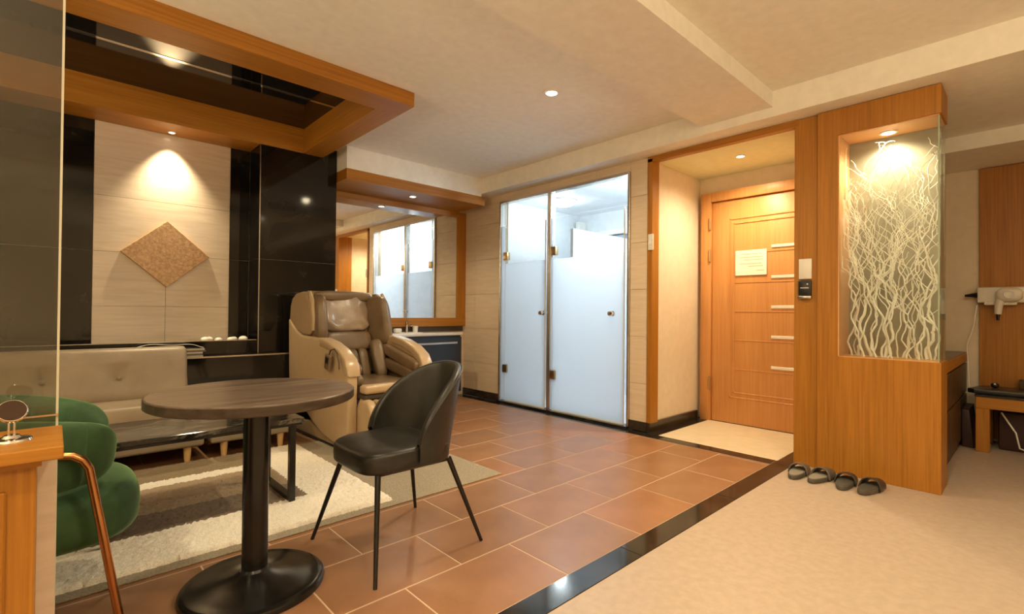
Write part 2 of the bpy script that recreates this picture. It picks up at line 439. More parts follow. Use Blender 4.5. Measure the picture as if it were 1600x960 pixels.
# ------------------------------------------------------------------ key planes of the room
XW = 3.83          # wall with the glass doors
YB = 5.00          # mirror wall / back wall
YM = 4.967         # face of marble panel
YP = 4.655         # face of black pillar
ZC = 2.60          # ceiling
ZS = 2.424         # underside of perimeter soffit
XS = 3.64          # front of soffit on door wall
ZB_ = 2.50
X0, Y0 = -2.6, -3.0   # walls behind the camera

# ------------------------------------------------------------------ floor
floor = struct('floor', 'vinyl', (X0, 5.9, Y0, 1.165, -0.08, 0.0), 'speckled beige sheet floor of the walkway', 'floor')
B().box(X0, 3.80, 1.165, YB + 0.05, -0.08, -0.0012).obj('grout_bed', 'grout', floor, 0)
B().box(3.60, 3.80, 1.15, 5.05, -0.08, -0.003).obj('border_bed', 'grout', floor, 0)
B().box(3.66, 5.0, 1.0, 2.5, -0.08, -0.004).obj('entry_bed', 'border_stone', floor, 0)
random.seed(3)
TW, TH = 0.532, 0.351
tmesh = {}
def tile_piece(name, mat, x0, x1, y0, y1, parent, z0=-0.03, z1=0.0, bev=0.0015):
    key = (mat, round(x1 - x0, 4), round(y1 - y0, 4))
    if key not in tmesh:
        o = B().box(-(x1 - x0) / 2, (x1 - x0) / 2, -(y1 - y0) / 2, (y1 - y0) / 2, z0, z1, bevel=bev, seg=1).obj(name, mat, parent, 30)
        tmesh[key] = o.data
    else:
        o = bpy.data.objects.new(name, tmesh[key]); col.objects.link(o); o.parent = parent
    o.location = ((x0 + x1) / 2, (y0 + y1) / 2, 0)
    return o
g = 0.0027
for r in range(11):
    y0 = 1.285 + r * TH; y1 = min(y0 + TH, YB)
    off = 1.520 if r % 2 == 0 else 1.254
    k0 = -8
    for k in range(k0, 8):
        x0 = off + k * TW; x1 = x0 + TW
        x0 = max(x0, X0); x1 = min(x1, 3.685)
        if x1 - x0 < 0.03 or x1 < -1.3: continue
        tile_piece('floor_tile', random.choice(['tile_a', 'tile_a', 'tile_b', 'tile_c']), x0 + g, x1 - g, y0 + g, y1 - g, floor)
xs = [X0, -1.95, -0.99, -0.03, 0.91, 1.87, 2.83, 3.80]
for a, b in zip(xs, xs[1:]):
    tile_piece('border_slab', 'border_stone', a + 0.001, b - 0.001, 1.168, 1.283, floor, z1=0.002)
for a, b in zip([1.286, 2.20, 3.10, 4.0], [2.20, 3.10, 4.0, YB]):
    tile_piece('border_slab', 'border_stone', 3.688, 3.80, a + 0.001, b - 0.001, floor, z1=0.002)
tile_piece('border_slab', 'border_stone', 3.80, 4.74, 2.225, 2.345, floor, z1=0.002)
tile_piece('border_slab', 'border_stone', 3.80, 4.74, 1.17, 1.275, floor, z1=0.002)
tile_piece('entry_slab', 'entry_slab', 3.802, 4.27, 1.277, 2.223, floor, z1=0.003)
tile_piece('entry_slab', 'entry_slab', 4.272, 4.74, 1.277, 2.223, floor, z1=0.003)

# ------------------------------------------------------------------ ceiling, beam, soffits
# ceiling plate with a cut-out above the wood canopy (canopy recess x<1.69, 3.24<y<4.72)
CX1, CY0, CY1 = 1.69, 3.24, 4.655
ceil = B()
ceil.box(X0, XW + 0.1, Y0, CY0, ZC, ZC + 0.25)
ceil.box(CX1, XW + 0.1, CY0, CY1, ZC, ZC + 0.25)
ceil.box(X0, XW + 0.1, CY1, YB + 0.1, ZC, ZC + 0.25)
ceil = set_props(ceil.obj('ceiling', 'ceiling', None, 0), 'smooth cream ceiling over the lounge', 'ceiling', None, 'structure')
struct('trim_1', 'ceiling', (X0, XS, 1.262, 1.785, 2.49, ZC), 'shallow cream ceiling beam running towards the entrance', 'beam')
struct('trim_2', 'ceiling', (XS, 5.9, Y0, 1.06, ZS, ZC), 'cream dropped soffit above the branch display column', 'soffit')
struct('trim_3', 'ceiling', (XS, XW + 0.1, 1.06, YB + 0.05, ZS, ZC), 'cream dropped soffit above the glass doors', 'soffit')
struct('trim_4', 'ceiling', (2.002, XS, 4.44, YB, 2.39, ZC), 'cream soffit above the mirror canopy', 'soffit')
struct('trim_5', 'wood_x', (2.002, XS + 0.05, 4.44, YB, 2.29, 2.39), 'wooden canopy board above the mirror', 'canopy')
struct('trim_6', 'ceiling', (5.05, 5.9, Y0, 1.06, 2.31, ZS), 'lower ceiling drop in the side alcove', 'soffit')

# ------------------------------------------------------------------ walls
def wall_tiles(parent, axis, face, rects, rows, step, mat, off=0.0, th=0.012, gap=0.0012):
    """clad the wall face with slabs; axis 'X': face at x, spans y/z; axis 'Y': face at y, spans x/z"""
    for (a0, a1, z0, z1) in rects:
        zz = sorted({z0, z1} | {z for z in rows if z0 < z < z1})
        for i, (p, q) in enumerate(zip(zz, zz[1:])):
            edges = [a0]
            if step:
                k = math.floor((a0 - off) / step) + 1
                while off + k * step < a1 - 0.05:
                    if off + k * step > a0 + 0.05: edges.append(off + k * step)
                    k += 1
            edges.append(a1)
            for u, v in zip(edges, edges[1:]):
                if axis == 'X': d = (face, face + th, u + gap, v - gap, p + gap, q - gap)
                else: d = (u + gap, v - gap, face, face + th, p + gap, q - gap)
                B().box(*d, bevel=0.0008, seg=1).obj('wall_slab', mat, parent, 0)

# door wall (x = XW): pieces around the doors
wr = B()
wr.box(XW + 0.012, XW + 0.12, 4.31, YB + 0.1, 0, ZS); wr.box(XW + 0.012, XW + 0.12, 2.36, 2.535, 0, ZS); wr.box(XW + 0.012, XW + 0.12, 2.535, 4.31, 2.335, ZS)
wall_r = set_props(wr.obj('wall_right', 'travertine_joint', None, 0), 'beige travertine tiled wall around the frosted glass doors', 'wall', None, 'structure')
rows = [0.42, 0.84, 1.26, 1.68, 2.10]
wall_tiles(wall_r, 'X', XW, [(4.31, YB, 0.07, ZS), (2.36, 2.535, 0.07, ZS), (2.535, 4.31, 2.335, ZS)], rows, 0.62, 'travertine', 2.92)
bb = B(); bb.box(XW - 0.012, XW + 0.02, 4.312, YB, 0, 0.085, 0.002, 1); bb.box(XW - 0.012, XW + 0.02, 2.352, 2.533, 0, 0.085, 0.002, 1)
set_props(bb.obj('baseboard_right', 'base_stone', None), 'black stone skirting along the door wall', 'baseboard', None, 'structure')

# back wall
wb = set_props(B().box(X0, 1.35, YM + 0.012, YB + 0.12, 0, 2.75).obj('wall_back', 'joint', None, 0), 'back wall of glossy black stone with a beige marble panel', 'wall', None, 'structure')
wall_tiles(wb, 'Y', YM, [(-2.6, 0.217, 0.0, 2.62), (1.152, 1.314, 0.0, 2.62)], [0.60, 1.494], 0.0, 'black_stone', gap=0.0022)
for (a, b, p, q) in [(0.217, 0.683, 0.66, 1.066), (0.683, 1.152, 0.66, 1.066), (0.217, 0.683, 1.066, 1.494), (0.683, 1.152, 1.066, 1.494), (0.217, 1.152, 1.494, 1.93), (0.217, 1.152, 1.93, 2.60)]:
    B().box(a + 0.001, b - 0.001, YM - 0.002, YM + 0.012, p + 0.001, q - 0.001, bevel=0.0008, seg=1).obj('marble_slab', 'marble', wb, 0)
wp = set_props(B().box(1.326, 1.988, YP + 0.012, YB + 0.1, 0, ZC).obj('wall_pillar', 'joint', None, 0), 'polished black stone pillar between the marble panel and the mirror', 'pillar', None, 'structure')
wall_tiles(wp, 'Y', YP, [(1.314, 2.0, 0.0, ZC)], [0.62, 1.494], 0.0, 'black_stone', gap=0.0022)
wall_tiles(wp, 'X', 1.314, [(YP + 0.012, YM, 0.0, ZC)], [0.62, 1.494], 0.0, 'black_stone', gap=0.0022)
wall_tiles(wp, 'X', 1.988, [(YP + 0.012, YB, 0.0, ZC)], [0.62, 1.494], 0.0, 'black_stone', gap=0.0022)
B().box(1.3095, 1.3165, YP - 0.0025, YP + 0.0045, 0.67, ZB_ - 0.002).obj('corner_trim', 'steel', wp, 0)
struct('wall_mirror', 'travertine', (2.0, XW + 0.012, YB, YB + 0.12, 0, ZC), 'beige wall behind the framed mirror', 'wall')
# remaining shell
struct('wall_left', 'wall_paint', (X0 - 0.1, X0, Y0, YB + 0.1, 0, ZC + 0.1), 'cream painted wall at the left end of the lounge', 'wall')
struct('wall_front', 'wall_paint', (X0 - 0.1, 6.0, Y0 - 0.1, Y0, 0, ZC + 0.1), 'cream painted wall behind the viewer', 'wall')
struct('wall_alcove', 'wall_paint', (5.80, 5.92, Y0, 1.06, 0, 2.5), 'cream wall at the end of the side alcove', 'wall')
struct('wall_divider', 'wall_paint', (4.075, 5.92, 1.06, 1.16, 0, ZS), 'cream wall between the entrance and the alcove', 'wall')

# ------------------------------------------------------------------ entrance recess
struct('wall_entry_side', 'wall_paint', (XW + 0.012, 4.95, 2.35, 2.47, 0, ZS), 'cream side wall of the entrance recess', 'wall')
struct('wall_entry_end', 'wall_paint', (4.80, 4.95, 1.06, 2.35, 0, ZS), 'cream wall above the wooden entrance door', 'wall')
struct('trim_7', 'entry_ceiling', (XW + 0.02, 4.80, 1.06, 2.35, 2.405, ZS + 0.02), 'pale ceiling of the entrance recess', 'ceiling')
eb = B(); eb.box(XW - 0.005, 4.72, 2.325, 2.352, 0, 0.085, 0.002, 1)
set_props(eb.obj('baseboard_entry', 'base_stone', None), 'black stone skirting in the entrance recess', 'baseboard', None, 'structure')
fr = thing('trim_8', 'wooden frame lining the entrance opening', 'door frame', (3.82, 2.35, 0), 0, None, 'structure')
B().box(XW - 0.012, XW + 0.10, 2.305, 2.352, 0.085, 2.405, 0.002, 1).obj('jamb', 'wood_z', fr, 30, True)
B().box(XW - 0.012, XW + 0.05, 1.16, 2.352, 2.375, ZS, 0.002, 1).obj('head', 'wood_y', fr, 30, True)
ic = thing('wall_switch', 'small white wall switch on the entrance jamb', 'switch', (XW - 0.012, 2.31, 1.60))
B().box(-0.014, 0.0, -0.022, 0.028, 0.0, 0.14, 0.003).obj('plate', 'white', ic)
B().box(-0.019, -0.014, -0.010, 0.016, 0.045, 0.095, 0.002).obj('rocker', 'ceramic', ic)

# entrance door (x = 4.75)
XD = 4.745
d1 = thing('door_1', 'light wooden entrance door with silver inlays and a paper notice', 'door', (XD, 1.72, 0), 0, None, 'structure')
B().box(XD - 0.03, XD + 0.05, 2.20, 2.30, 0, 2.235, 0.004).obj('door_frame', 'door_wood', d1, 30, True)
B().box(XD - 0.03, XD + 0.05, 1.17, 2.20, 2.145, 2.235, 0.004).obj('door_frame', 'door_wood', d1, 30, True)
leaf = B().box(XD, XD + 0.045, 1.175, 2.197, 0.006, 2.140, 0.003).obj('door_leaf', 'door_wood', d1, 30, True)
# raised moulding: nested frames and cross ridges
mo = B()
for (ya, yb_, za, zb) in [(1.25, 2.02, 0.255, 1.955), (1.28, 1.985, 0.30, 1.91)]:
    for (p0, p1) in [((ya, za), (yb_, za)), ((ya, zb), (yb_, zb)), ((ya, za), (ya, zb)), ((yb_, za), (yb_, zb))]:
        if (ya, yb_) == (1.28, 1.985) or True:
            mo.box(XD - 0.007, XD + 0.002, min(p0[0], p1[0]) - 0.007, max(p0[0], p1[0]) + 0.007, min(p0[1], p1[1]) - 0.007, max(p0[1], p1[1]) + 0.007, 0.003, 1)
mo.obj('panel_moulding', 'door_wood', leaf, 30).location = tuple(-v for v in d1.location)
for z in (1.664, 1.386, 1.113, 0.841, 0.565):
    B().box(XD - 0.004, XD + 0.002, 1.30, 1.975, z - 0.046, z - 0.038, 0.0015, 1).obj('cross_groove', 'door_wood', leaf, 30).location = tuple(-v for v in d1.location)
    B().box(XD - 0.008, XD + 0.002, 1.30, 1.650, z - 0.013, z + 0.013, 0.002, 1).obj('silver_strip', 'strip', d1, 30, True)
for z in (1.93, 1.62, 0.37):
    B().cyl((XD - 0.036, 2.205, z - 0.06), (XD - 0.036, 2.205, z + 0.06), 0.011, n=14).obj('hinge', 'brass', d1, 35, True)
no = thing('paper_notice', 'cream paper notice taped to the wooden entrance door', 'notice', (XD - 0.006, 1.83, 1.41))
B().box(-0.004, -0.001, -0.142, 0.138, 0.0, 0.235, 0.001, 1).obj('sheet', 'paper', no)
for i, (a, b, z) in enumerate([(-0.10, 0.09, 0.195), (-0.11, 0.10, 0.165), (-0.11, 0.06, 0.14), (-0.10, 0.10, 0.105), (-0.11, 0.02, 0.08), (-0.12, -0.05, 0.04)]):
    B().box(-0.0048, -0.004, a, b, z, z + 0.007).obj('text_line', 'paper_ink', no, 0)

# ------------------------------------------------------------------ frosted glass doors (x = 3.81) and the bathroom behind
def glass_door(name, label, ya, yb, knob_y, hinge_y):
    """opening from ya (near) to yb (far)"""
    t = thing(name, label, 'door', (XW - 0.01, (ya + yb) / 2, 0), 0, None, 'structure')
    f = 0.022
    B().box(XW - 0.02, XW + 0.06, yb - f, yb, 0.02, 2.335, 0.002, 1).obj('steel_jamb', 'steel', t, 30, True)
    B().box(XW - 0.02, XW + 0.06, ya, ya + f, 0.02, 2.335, 0.002, 1).obj('steel_jamb', 'steel', t, 30, True)
    B().box(XW - 0.02, XW + 0.06, ya + f, yb - f, 2.31, 2.335, 0.002, 1).obj('head_rail', 'steel', t, 30, True)
    B().box(XW - 0.05, XW + 0.06, ya, yb, 0.0, 0.022, 0.003, 1).obj('threshold', 'border_stone', t, 30, True)
    B().box(XW - 0.004, XW + 0.006, ya + f, yb - f, 2.045, 2.31).obj('transom_pane', 'glass', t, 0, True)
    B().box(XW - 0.004, XW + 0.006, hinge_y + 0.036, yb - f, 0.03, 2.04).obj('side_pane', 'frost', t, 0, True)
    B().box(XW - 0.007, XW + 0.009, hinge_y + 0.03, hinge_y + 0.036, 2.045, 2.31, 0.001, 1).obj('glass_fin', 'steel', t, 30, True)
    B().box(XW - 0.004, XW + 0.006, ya + f + 0.045, hinge_y + 0.030, 0.03, 1.605).obj('frosted_pane', 'frost', t, 0, True)
    B().box(XW - 0.004, XW + 0.006, ya + f + 0.045, hinge_y + 0.030, 1.605, 2.035).obj('clear_pane', 'glass', t, 0, True)
    B().box(XW - 0.006, XW + 0.008, ya + f + 0.038, ya + f + 0.045, 0.03, 2.035, 0.001, 1).obj('seal_strip', 'ceramic', t, 30, True)
    B().box(XW - 0.006, XW + 0.008, ya + f + 0.045, hinge_y + 0.030, 0.022, 0.034, 0.001, 1).obj('bottom_seal', 'ceramic', t, 30, True)
    for z in (1.69, 0.395):
        B().box(XW - 0.022, XW + 0.022, hinge_y - 0.022, hinge_y + 0.05, z - 0.045, z + 0.045, 0.003).obj('hinge', 'brass', t, 30, True)
    k = B().lathe([(0, 0.062), (0.020, 0.060), (0.026, 0.048), (0.022, 0.030), (0.012, 0.022), (0.012, 0.008), (0.024, 0.006), (0.024, 0.0), (0, 0)], n=24)
    o = k.obj('knob', 'chrome', t); o.location = (-0.004 + 0.0, knob_y - (ya + yb) / 2, 1.04)
    o.rotation_euler = (0, R(-90), 0)
    return t
glass_door('door_2', 'narrower frosted glass door beside the vanity', 3.525, 4.31, 3.60, 4.19)
glass_door('door_3', 'wider frosted glass door beside the entrance', 2.535, 3.525, 2.71, 3.45)
wbath = B()
wbath.box(5.75, 5.85, 2.47, 4.75, 0, 2.6); wbath.box(XW + 0.12, 5.85, 4.70, 4.80, 0, 2.6); wbath.box(XW + 0.125, 5.85, 2.475, 2.50, 0, 2.6)
set_props(wbath.obj('wall_bathroom', 'white_tile', None, 0), 'white tiled bathroom walls seen through the glass doors', 'wall', None, 'structure')
struct('trim_9', 'white_tile', (XW + 0.12, 5.85, 2.47, 4.80, 2.48, 2.6), 'white bathroom ceiling above the glass doors', 'ceiling')
struct('trim_10', 'white_tile', (XW + 0.07, 5.85, 2.47, 4.80, -0.06, 0.004), 'pale bathroom floor behind the glass doors', 'floor')
struct('wall_shower', 'white_tile', (4.3, 5.75, 3.60, 3.64, 0, 2.0), 'white partition between the two bathroom cubicles', 'wall')
cb = thing('bathroom_cabinet', 'grey-blue bathroom mirror cabinet with white shelf frame behind glass door', 'cabinet', (5.74, 4.25, 1.75))
B().box(-0.12, 0.0, -0.42, 0.30, 0.0, 0.36, 0.006).obj('cabinet_body', 'grey_blue', cb)
B().box(-0.16, 0.0, -0.46, 0.40, 0.37, 0.44, 0.006).obj('top_shelf', 'ceramic', cb)
B().box(-0.16, 0.0, 0.31, 0.38, -0.3, 0.62, 0.006).obj('upright', 'ceramic', cb)
B().box(-0.135, -0.12, -0.06, -0.05, 0.02, 0.34).obj('door_gap', 'black_plastic', cb, 0)
bl = thing('bathroom_lamp', 'cool white ceiling lamp in the bathroom behind the glass door', 'light', (4.32, 2.80, 2.48))
B().lathe([(0, -0.07), (0.11, -0.066), (0.15, -0.04), (0.155, -0.012)], n=32).obj('diffuser', 'lamp_cool', bl)
B().lathe([(0.155, -0.012), (0.17, -0.012), (0.17, 0.0), (0, 0.0)], n=32).obj('lamp_base', 'white', bl)
def point(name, parent, loc, watts, r, color):
    l = bpy.data.lights.new(name, 'POINT'); l.energy = watts; l.color = color; l.shadow_soft_size = r
    o = bpy.data.objects.new(name, l); col.objects.link(o); o.parent = parent; o.location = loc
point('lamp_light', bl, (0, 0, -0.30), 29, 0.08, COOL)
bl2 = thing('bathroom_lamp', 'cool white ceiling lamp in the cubicle behind the narrower glass door', 'light', (4.75, 4.15, 2.48))
B().lathe([(0, -0.07), (0.11, -0.066), (0.15, -0.04), (0.155, -0.012)], n=32).obj('diffuser', 'lamp_cool', bl2)
B().lathe([(0.155, -0.012), (0.17, -0.012), (0.17, 0.0), (0, 0.0)], n=32).obj('lamp_base', 'white', bl2)
point('lamp_light', bl2, (0, 0, -0.16), 7, 0.08, COOL)

# ------------------------------------------------------------------ wooden display column with glass niche
XC = 3.80; XCB = 4.075
cl = thing('display_column', 'honey wood column with a glazed niche of white branches', 'column', (XC, 0.71, 0))
B().box(XC + 0.022, XCB, 1.03, 1.18, 0, ZS - 0.004, 0.002, 1).obj('side_stile', 'wood_z', cl, 30, True)
B().prism([(0.39, 0.0), (1.03, 0.0), (1.03, ZS - 0.004), (0.39, ZS - 0.004), (0.39, 2.245), (0.91, 2.245), (0.91, 0.772), (0.39, 0.772)], 'X', XC, XCB, 0.002, 1).obj('column_frame', 'wood_z', cl, 30, True)
B().box(XC + 0.012, XCB - 0.012, 0.40, 0.908, 0.772, 0.776).obj('niche_floor', 'niche', cl, 0, True)
B().box(XC + 0.012, XCB - 0.012, 0.40, 0.908, 2.239, 2.245).obj('niche_ceiling', 'niche', cl, 0, True)
B().box(XC + 0.004, XCB - 0.012, 0.904, 0.910, 0.776, 2.239).obj('niche_lining', 'niche', cl, 0, True)
B().box(XCB - 0.016, XCB - 0.002, 0.40, 0.910, 0.772, 2.245).obj('niche_back', 'niche_back', cl, 0, True)
B().box(XC + 0.022, XC + 0.030, 0.408, 0.903, 0.777, 2.238).obj('front_pane', 'glass', cl, 0, True)
B().box(XC + 0.022, XC + 0.030, 0.400, 0.4075, 0.777, 2.238).obj('pane_edge', 'glass_edge', cl, 0, True)
B().box(XC + 0.031, XCB - 0.018, 0.396, 0.404, 0.777, 2.238).obj('side_pane', 'glass', cl, 0, True)
for z in (2.02, 0.95):
    B().cyl((XC + 0.006, 0.43, z), (XC + 0.05, 0.43, z), 0.009, n=14).obj('glass_clamp', 'chrome', cl, 35, True)
nl = downlight((3.95, 0.665, 2.236), 'bright downlight in the ceiling of the branch niche', 34, 150, 0.8, 0.04, group=None)
kh = thing('card_switch', 'white blank plate above a black key-card switch on the column', 'switch', (XC + 0.02, 1.105, 1.16))
B().box(-0.010, 0.002, -0.038, 0.042, 0.135, 0.275, 0.003).obj('blank_plate', 'white', kh)
B().box(-0.020, 0.002, -0.038, 0.042, 0.0, 0.125, 0.004).obj('card_holder', 'black_plastic', kh)
B().box(-0.021, -0.019, -0.038, 0.042, -0.003, 0.018, 0.002).obj('silver_lip', 'steel', kh)
B().box(-0.0225, -0.019, -0.025, 0.028, 0.07, 0.076).obj('card_slot', 'steel', kh)
B().box(-0.0225, -0.019, -0.020, -0.012, 0.095, 0.103).obj('indicator', 'ceramic', kh)

def willow(seed, x, y, h, lean, r0):
    rnd = random.Random(seed); b = B()
    def stem(p, d, length, r, depth):
        n = max(5, int(length / 0.032)); pts = [Vector(p)]; rr = [r]; d = Vector(d).normalized()
        ph = rnd.uniform(0, 6.28); fq = rnd.uniform(0.42, 0.85)
        kids = []
        for i in range(n):
            ph += fq * rnd.uniform(0.5, 1.4)
            wob = Vector((0.35 * math.sin(ph * 0.9 + seed), 0.62 * math.cos(ph) + 0.50 * math.cos(2.7 * ph + seed), 0.0)) * rnd.uniform(0.4, 0.75)
            q = pts[-1] + (d + wob).normalized() * (length / n)
            q.x = min(max(q.x, XC + 0.045), XCB - 0.03); q.y = min(max(q.y, 0.415), 0.895); q.z = min(q.z, 2.19)
            pts.append(q); rr.append(max(0.0016, r * (1 - 0.72 * (i + 1) / n)))
            if depth < 2 and i > n * 0.25 and rnd.random() < (0.20 if depth == 0 else 0.14): kids.append((q, rr[-1]))
        b.tube(pts, rr, 6 if depth == 0 else 5)
        for q, rq in kids:
            dd = Vector((rnd.uniform(-0.3, 0.3), rnd.choice([-1, 1]) * rnd.uniform(0.3, 0.8), rnd.uniform(0.7, 1.2)))
            stem(q, dd, length * rnd.uniform(0.22, 0.42), rq * 0.75, depth + 1)
    stem((x, y, 0.777), (0, lean, 1), h, r0, 0)
    return b
random.seed(11)
for i in range(25):
    y = 0.43 + 0.445 * (i + random.uniform(0.1, 0.9)) / 25
    o = willow(100 + i, random.uniform(XC + 0.07, XCB - 0.06), y, random.choice([0.7, 0.85, 1.0, 1.1, 1.3]) * random.uniform(0.9, 1.05), random.uniform(-0.06, 0.06), random.choice([0.0045, 0.006, 0.0075, 0.0105])).obj('willow_branch', 'branch', None, 60)
    set_props(o, 'white curly willow branch standing in the lit glass niche', 'branch', 'curly willow branches in the niche')

# ------------------------------------------------------------------ wood canopy with black glass ceiling above the sofa
ZB = 2.50
cp = thing('ceiling_canopy', 'honey wood canopy frame hung below the ceiling over the sofa', 'canopy', (0.4, 4.0, ZB))
B().box(X0 + 0.01, 1.86, 3.03, CY0, ZB, ZC, 0.002, 1).obj('front_beam', 'wood_x', cp, 30, True)
B().box(CX1, 1.86, CY0, YP - 0.002, ZB, ZC, 0.002, 1).obj('end_beam', 'wood_y', cp, 30, True)
B().box(X0 + 0.01, 1.31, CY1, YM - 0.004, ZB, ZC - 0.002, 0.002, 1).obj('rear_beam', 'wood_x', cp, 30, True)
# inner fascias rising into the recess
B().box(X0 + 0.01, CX1, CY1 - 0.017, CY1 - 0.002, ZB, 2.725, 0.001, 1).obj('rear_fascia', 'wood_x', cp, 30, True)
B().box(CX1 - 0.015, CX1, CY0, YP - 0.017, ZB, 2.725, 0.001, 1).obj('end_fascia', 'wood_y', cp, 30, True)
B().box(X0 + 0.01, CX1 - 0.015, CY0, CY0 + 0.015, ZB, 2.725, 0.001, 1).obj('front_fascia', 'wood_x', cp, 30, True)
for (a, b, p, q) in [(X0, -0.55, CY0, 3.943), (-0.55, 1.69, CY0, 3.943), (X0, -0.55, 3.977, CY1), (-0.55, 1.69, 3.977, CY1)]:
    B().box(a + 0.001, b - 0.001, p + 0.001, q - 0.001, 2.722, 2.735).obj('black_glass_panel', 'black_glass', cp, 0, True)
B().box(X0, 1.69, 3.944, 3.976, 2.7195, 2.735).obj('metal_joint', 'chrome', cp, 0, True)
struct('trim_11', 'black_stone', (X0, 1.75, 3.2, YB, 2.74, 2.86), 'slab closing the recess above the black glass ceiling', 'ceiling')
dl = downlight((0.695, 4.862, ZB - 0.001), 'downlight in the wood canopy above the cork diamond', 100, 84, 1.0, 0.022, group=None)

# cork diamond
dm = B().prism([(-0.306, 0.0), (0.0, -0.276), (0.306, 0.0), (0.0, 0.276)], 'Y', 0, -0.026, 0.003, 1).obj('diamond_panel', 'diamond', None, 30)
dm.location = (0.686, YM - 0.004, 1.503)
set_props(dm, 'cork coloured diamond panel on the beige marble wall', 'wall art')

# ------------------------------------------------------------------ ledge, planter, pebbles, magazines
YL = 4.535
ld = thing('stone_ledge', 'long polished black stone ledge behind the sofa', 'ledge', (0.0, 4.6, 0))
B().box(X0 + 0.01, 1.31, YL, YM - 0.004, 0, 0.655).obj('ledge_body', 'black_stone', ld, 0, True)
B().box(1.31, 1.75, YL, YP - 0.001, 0, 0.655).obj('ledge_body', 'black_stone', ld, 0, True)
B().box(X0 + 0.01, 1.31, YL - 0.004, YM - 0.004, 0.655, 0.668, 0.001, 1).obj('ledge_top', 'border_stone', ld, 30, True)
B().box(1.31, 1.75, YL - 0.004, YP - 0.001, 0.655, 0.668, 0.001, 1).obj('ledge_top', 'border_stone', ld, 30, True)
B().box(X0 + 0.01, 1.75, YL - 0.007, YL - 0.004, 0.658, 0.670).obj('edge_trim', 'steel', ld, 0, True)
pt = thing('planter_trough', 'dark stone planter trough at the foot of the marble panel', 'planter', (0.5, 4.75, 0.668))
B().box(-1.2, 1.308, YP, YP + 0.03, 0.668, 0.787, 0.002, 1).obj('front_panel', 'black_stone', pt, 30, True)
B().box(-1.2, 1.298, YP + 0.03, YM - 0.006, 0.668, 0.765).obj('gravel_fill', 'soil', pt, 0, True)
B().box(-1.2, 1.298, YP - 0.002, YP + 0.002, 0.784, 0.790).obj('rim_trim', 'steel', pt, 0, True)
random.seed(5)
for i, (x, y, r) in enumerate([(0.93, 4.735, 0.036), (1.03, 4.75, 0.030), (1.12, 4.73, 0.032), (1.215, 4.735, 0.036), (1.165, 4.83, 0.03), (0.98, 4.85, 0.032)]):
    o = B().pad((0, 0, 0), (r * 2.3, r * 2, r * 1.5), 1.0, 1.0, rot('Z', random.uniform(0, 90)), 16, 10).obj('pebble', 'pebble', None, 60)
    o.location = (x, y, 0.765 + r * 0.72)
    set_props(o, 'round white pebble in the dark planter trough', 'pebble', 'white pebbles in the planter')
random.seed(8)
for i in range(5):
    o = B().box(-0.11, 0.11, -0.038, 0.04, 0, 0.013, 0.002, 1).obj('magazine', 'magazine_dark' if i % 2 else 'magazine', None, 30)
    o.location = (0.775 + random.uniform(-0.012, 0.012), 4.572 + random.uniform(-0.002, 0.002), 0.6685 + i * 0.0135)
    set_props(o, ['lowest', 'second lowest', 'middle', 'second highest', 'highest closed'][i] + ' magazine of the small stack on the black ledge', 'magazine', 'magazines on the ledge')
op = B().grid(lambda u, v: (0.43 + 0.45 * u, 4.530 + 0.08 * v, 0.742 + 0.045 * math.sin(math.pi * min(1, u * 1.05)) ** 0.7 * (0.9 - 0.2 * v) + 0.010 * math.sin(9 * u)), 24, 4)
om = op.obj('open_magazine', 'magazine', None, 60)
sm = om.modifiers.new('thickness', 'SOLIDIFY'); sm.thickness = 0.006
set_props(om, 'curling glossy magazine lying open on top of the magazine stack', 'magazine', 'magazines on the ledge')

# ------------------------------------------------------------------ mirror and vanity
mr = thing('wall_mirror_framed', 'large wall mirror in a honey wood frame above the vanity', 'mirror', (2.9, YB, 0.86))
B().box(2.06, 3.69, YB - 0.022, YB - 0.018, 0.968, 2.225).obj('mirror_glass', 'mirror', mr, 0, True)
B().box(1.992, XW, YB - 0.03, YB, 0.865, 0.968, 0.002, 1).obj('bottom_rail', 'wood_x', mr, 30, True)
B().box(1.992, XW, YB - 0.03, YB, 2.225, 2.29, 0.002, 1).obj('top_rail', 'wood_x', mr, 30, True)
B().box(3.69, XW - 0.002, YB - 0.03, YB, 0.968, 2.225, 0.002, 1).obj('side_rail', 'wood_z', mr, 30, True)
B().box(1.992, 2.06, YB - 0.03, YB, 0.968, 2.225, 0.002, 1).obj('side_rail', 'wood_z', mr, 30, True)
vn = thing('vanity_unit', 'navy vanity cabinet with a white basin top under the mirror', 'vanity', (2.8, 4.85, 0))
B().box(2.02, 3.57, 4.72, YB - 0.002, 0.10, 0.765, 0.003, 1).obj('cabinet_body', 'navy', vn, 30, True)
dr = B().box(2.02, 2.78, 4.702, 4.72, 0.10, 0.745, 0.003, 1).obj('drawer_front', 'navy', vn, 30, True)
dr2 = B().box(2.786, 3.57, 4.702, 4.72, 0.10, 0.745, 0.003, 1).obj('drawer_front', 'navy', vn, 30, True)
o = B().box(2.10, 2.72, 4.684, 4.70, 0.665, 0.690, 0.003, 1).obj('handle', 'steel', dr, 30); o.location = tuple(-v for v in vn.location)
o = B().box(2.86, 3.50, 4.684, 4.70, 0.665, 0.690, 0.003, 1).obj('handle', 'steel', dr2, 30); o.location = tuple(-v for v in vn.location)
B().box(2.01, 3.58, 4.69, YB - 0.002, 0.765, 0.800, 0.008, 2).obj('counter_top', 'ceramic', vn, 30, True)
B().box(2.01, 3.80, YB - 0.02, YB - 0.001, 0.80, 0.865).obj('backsplash', 'dark_edge', vn, 0, True)
B().lathe([(0.0, 0.012), (0.12, 0.012), (0.17, 0.03), (0.19, 0.045), (0.20, 0.045), (0.195, 0.0), (0, 0)], (2.9, 4.845, 0.80), 40).obj('basin', 'ceramic', vn, 35, True) if False else None
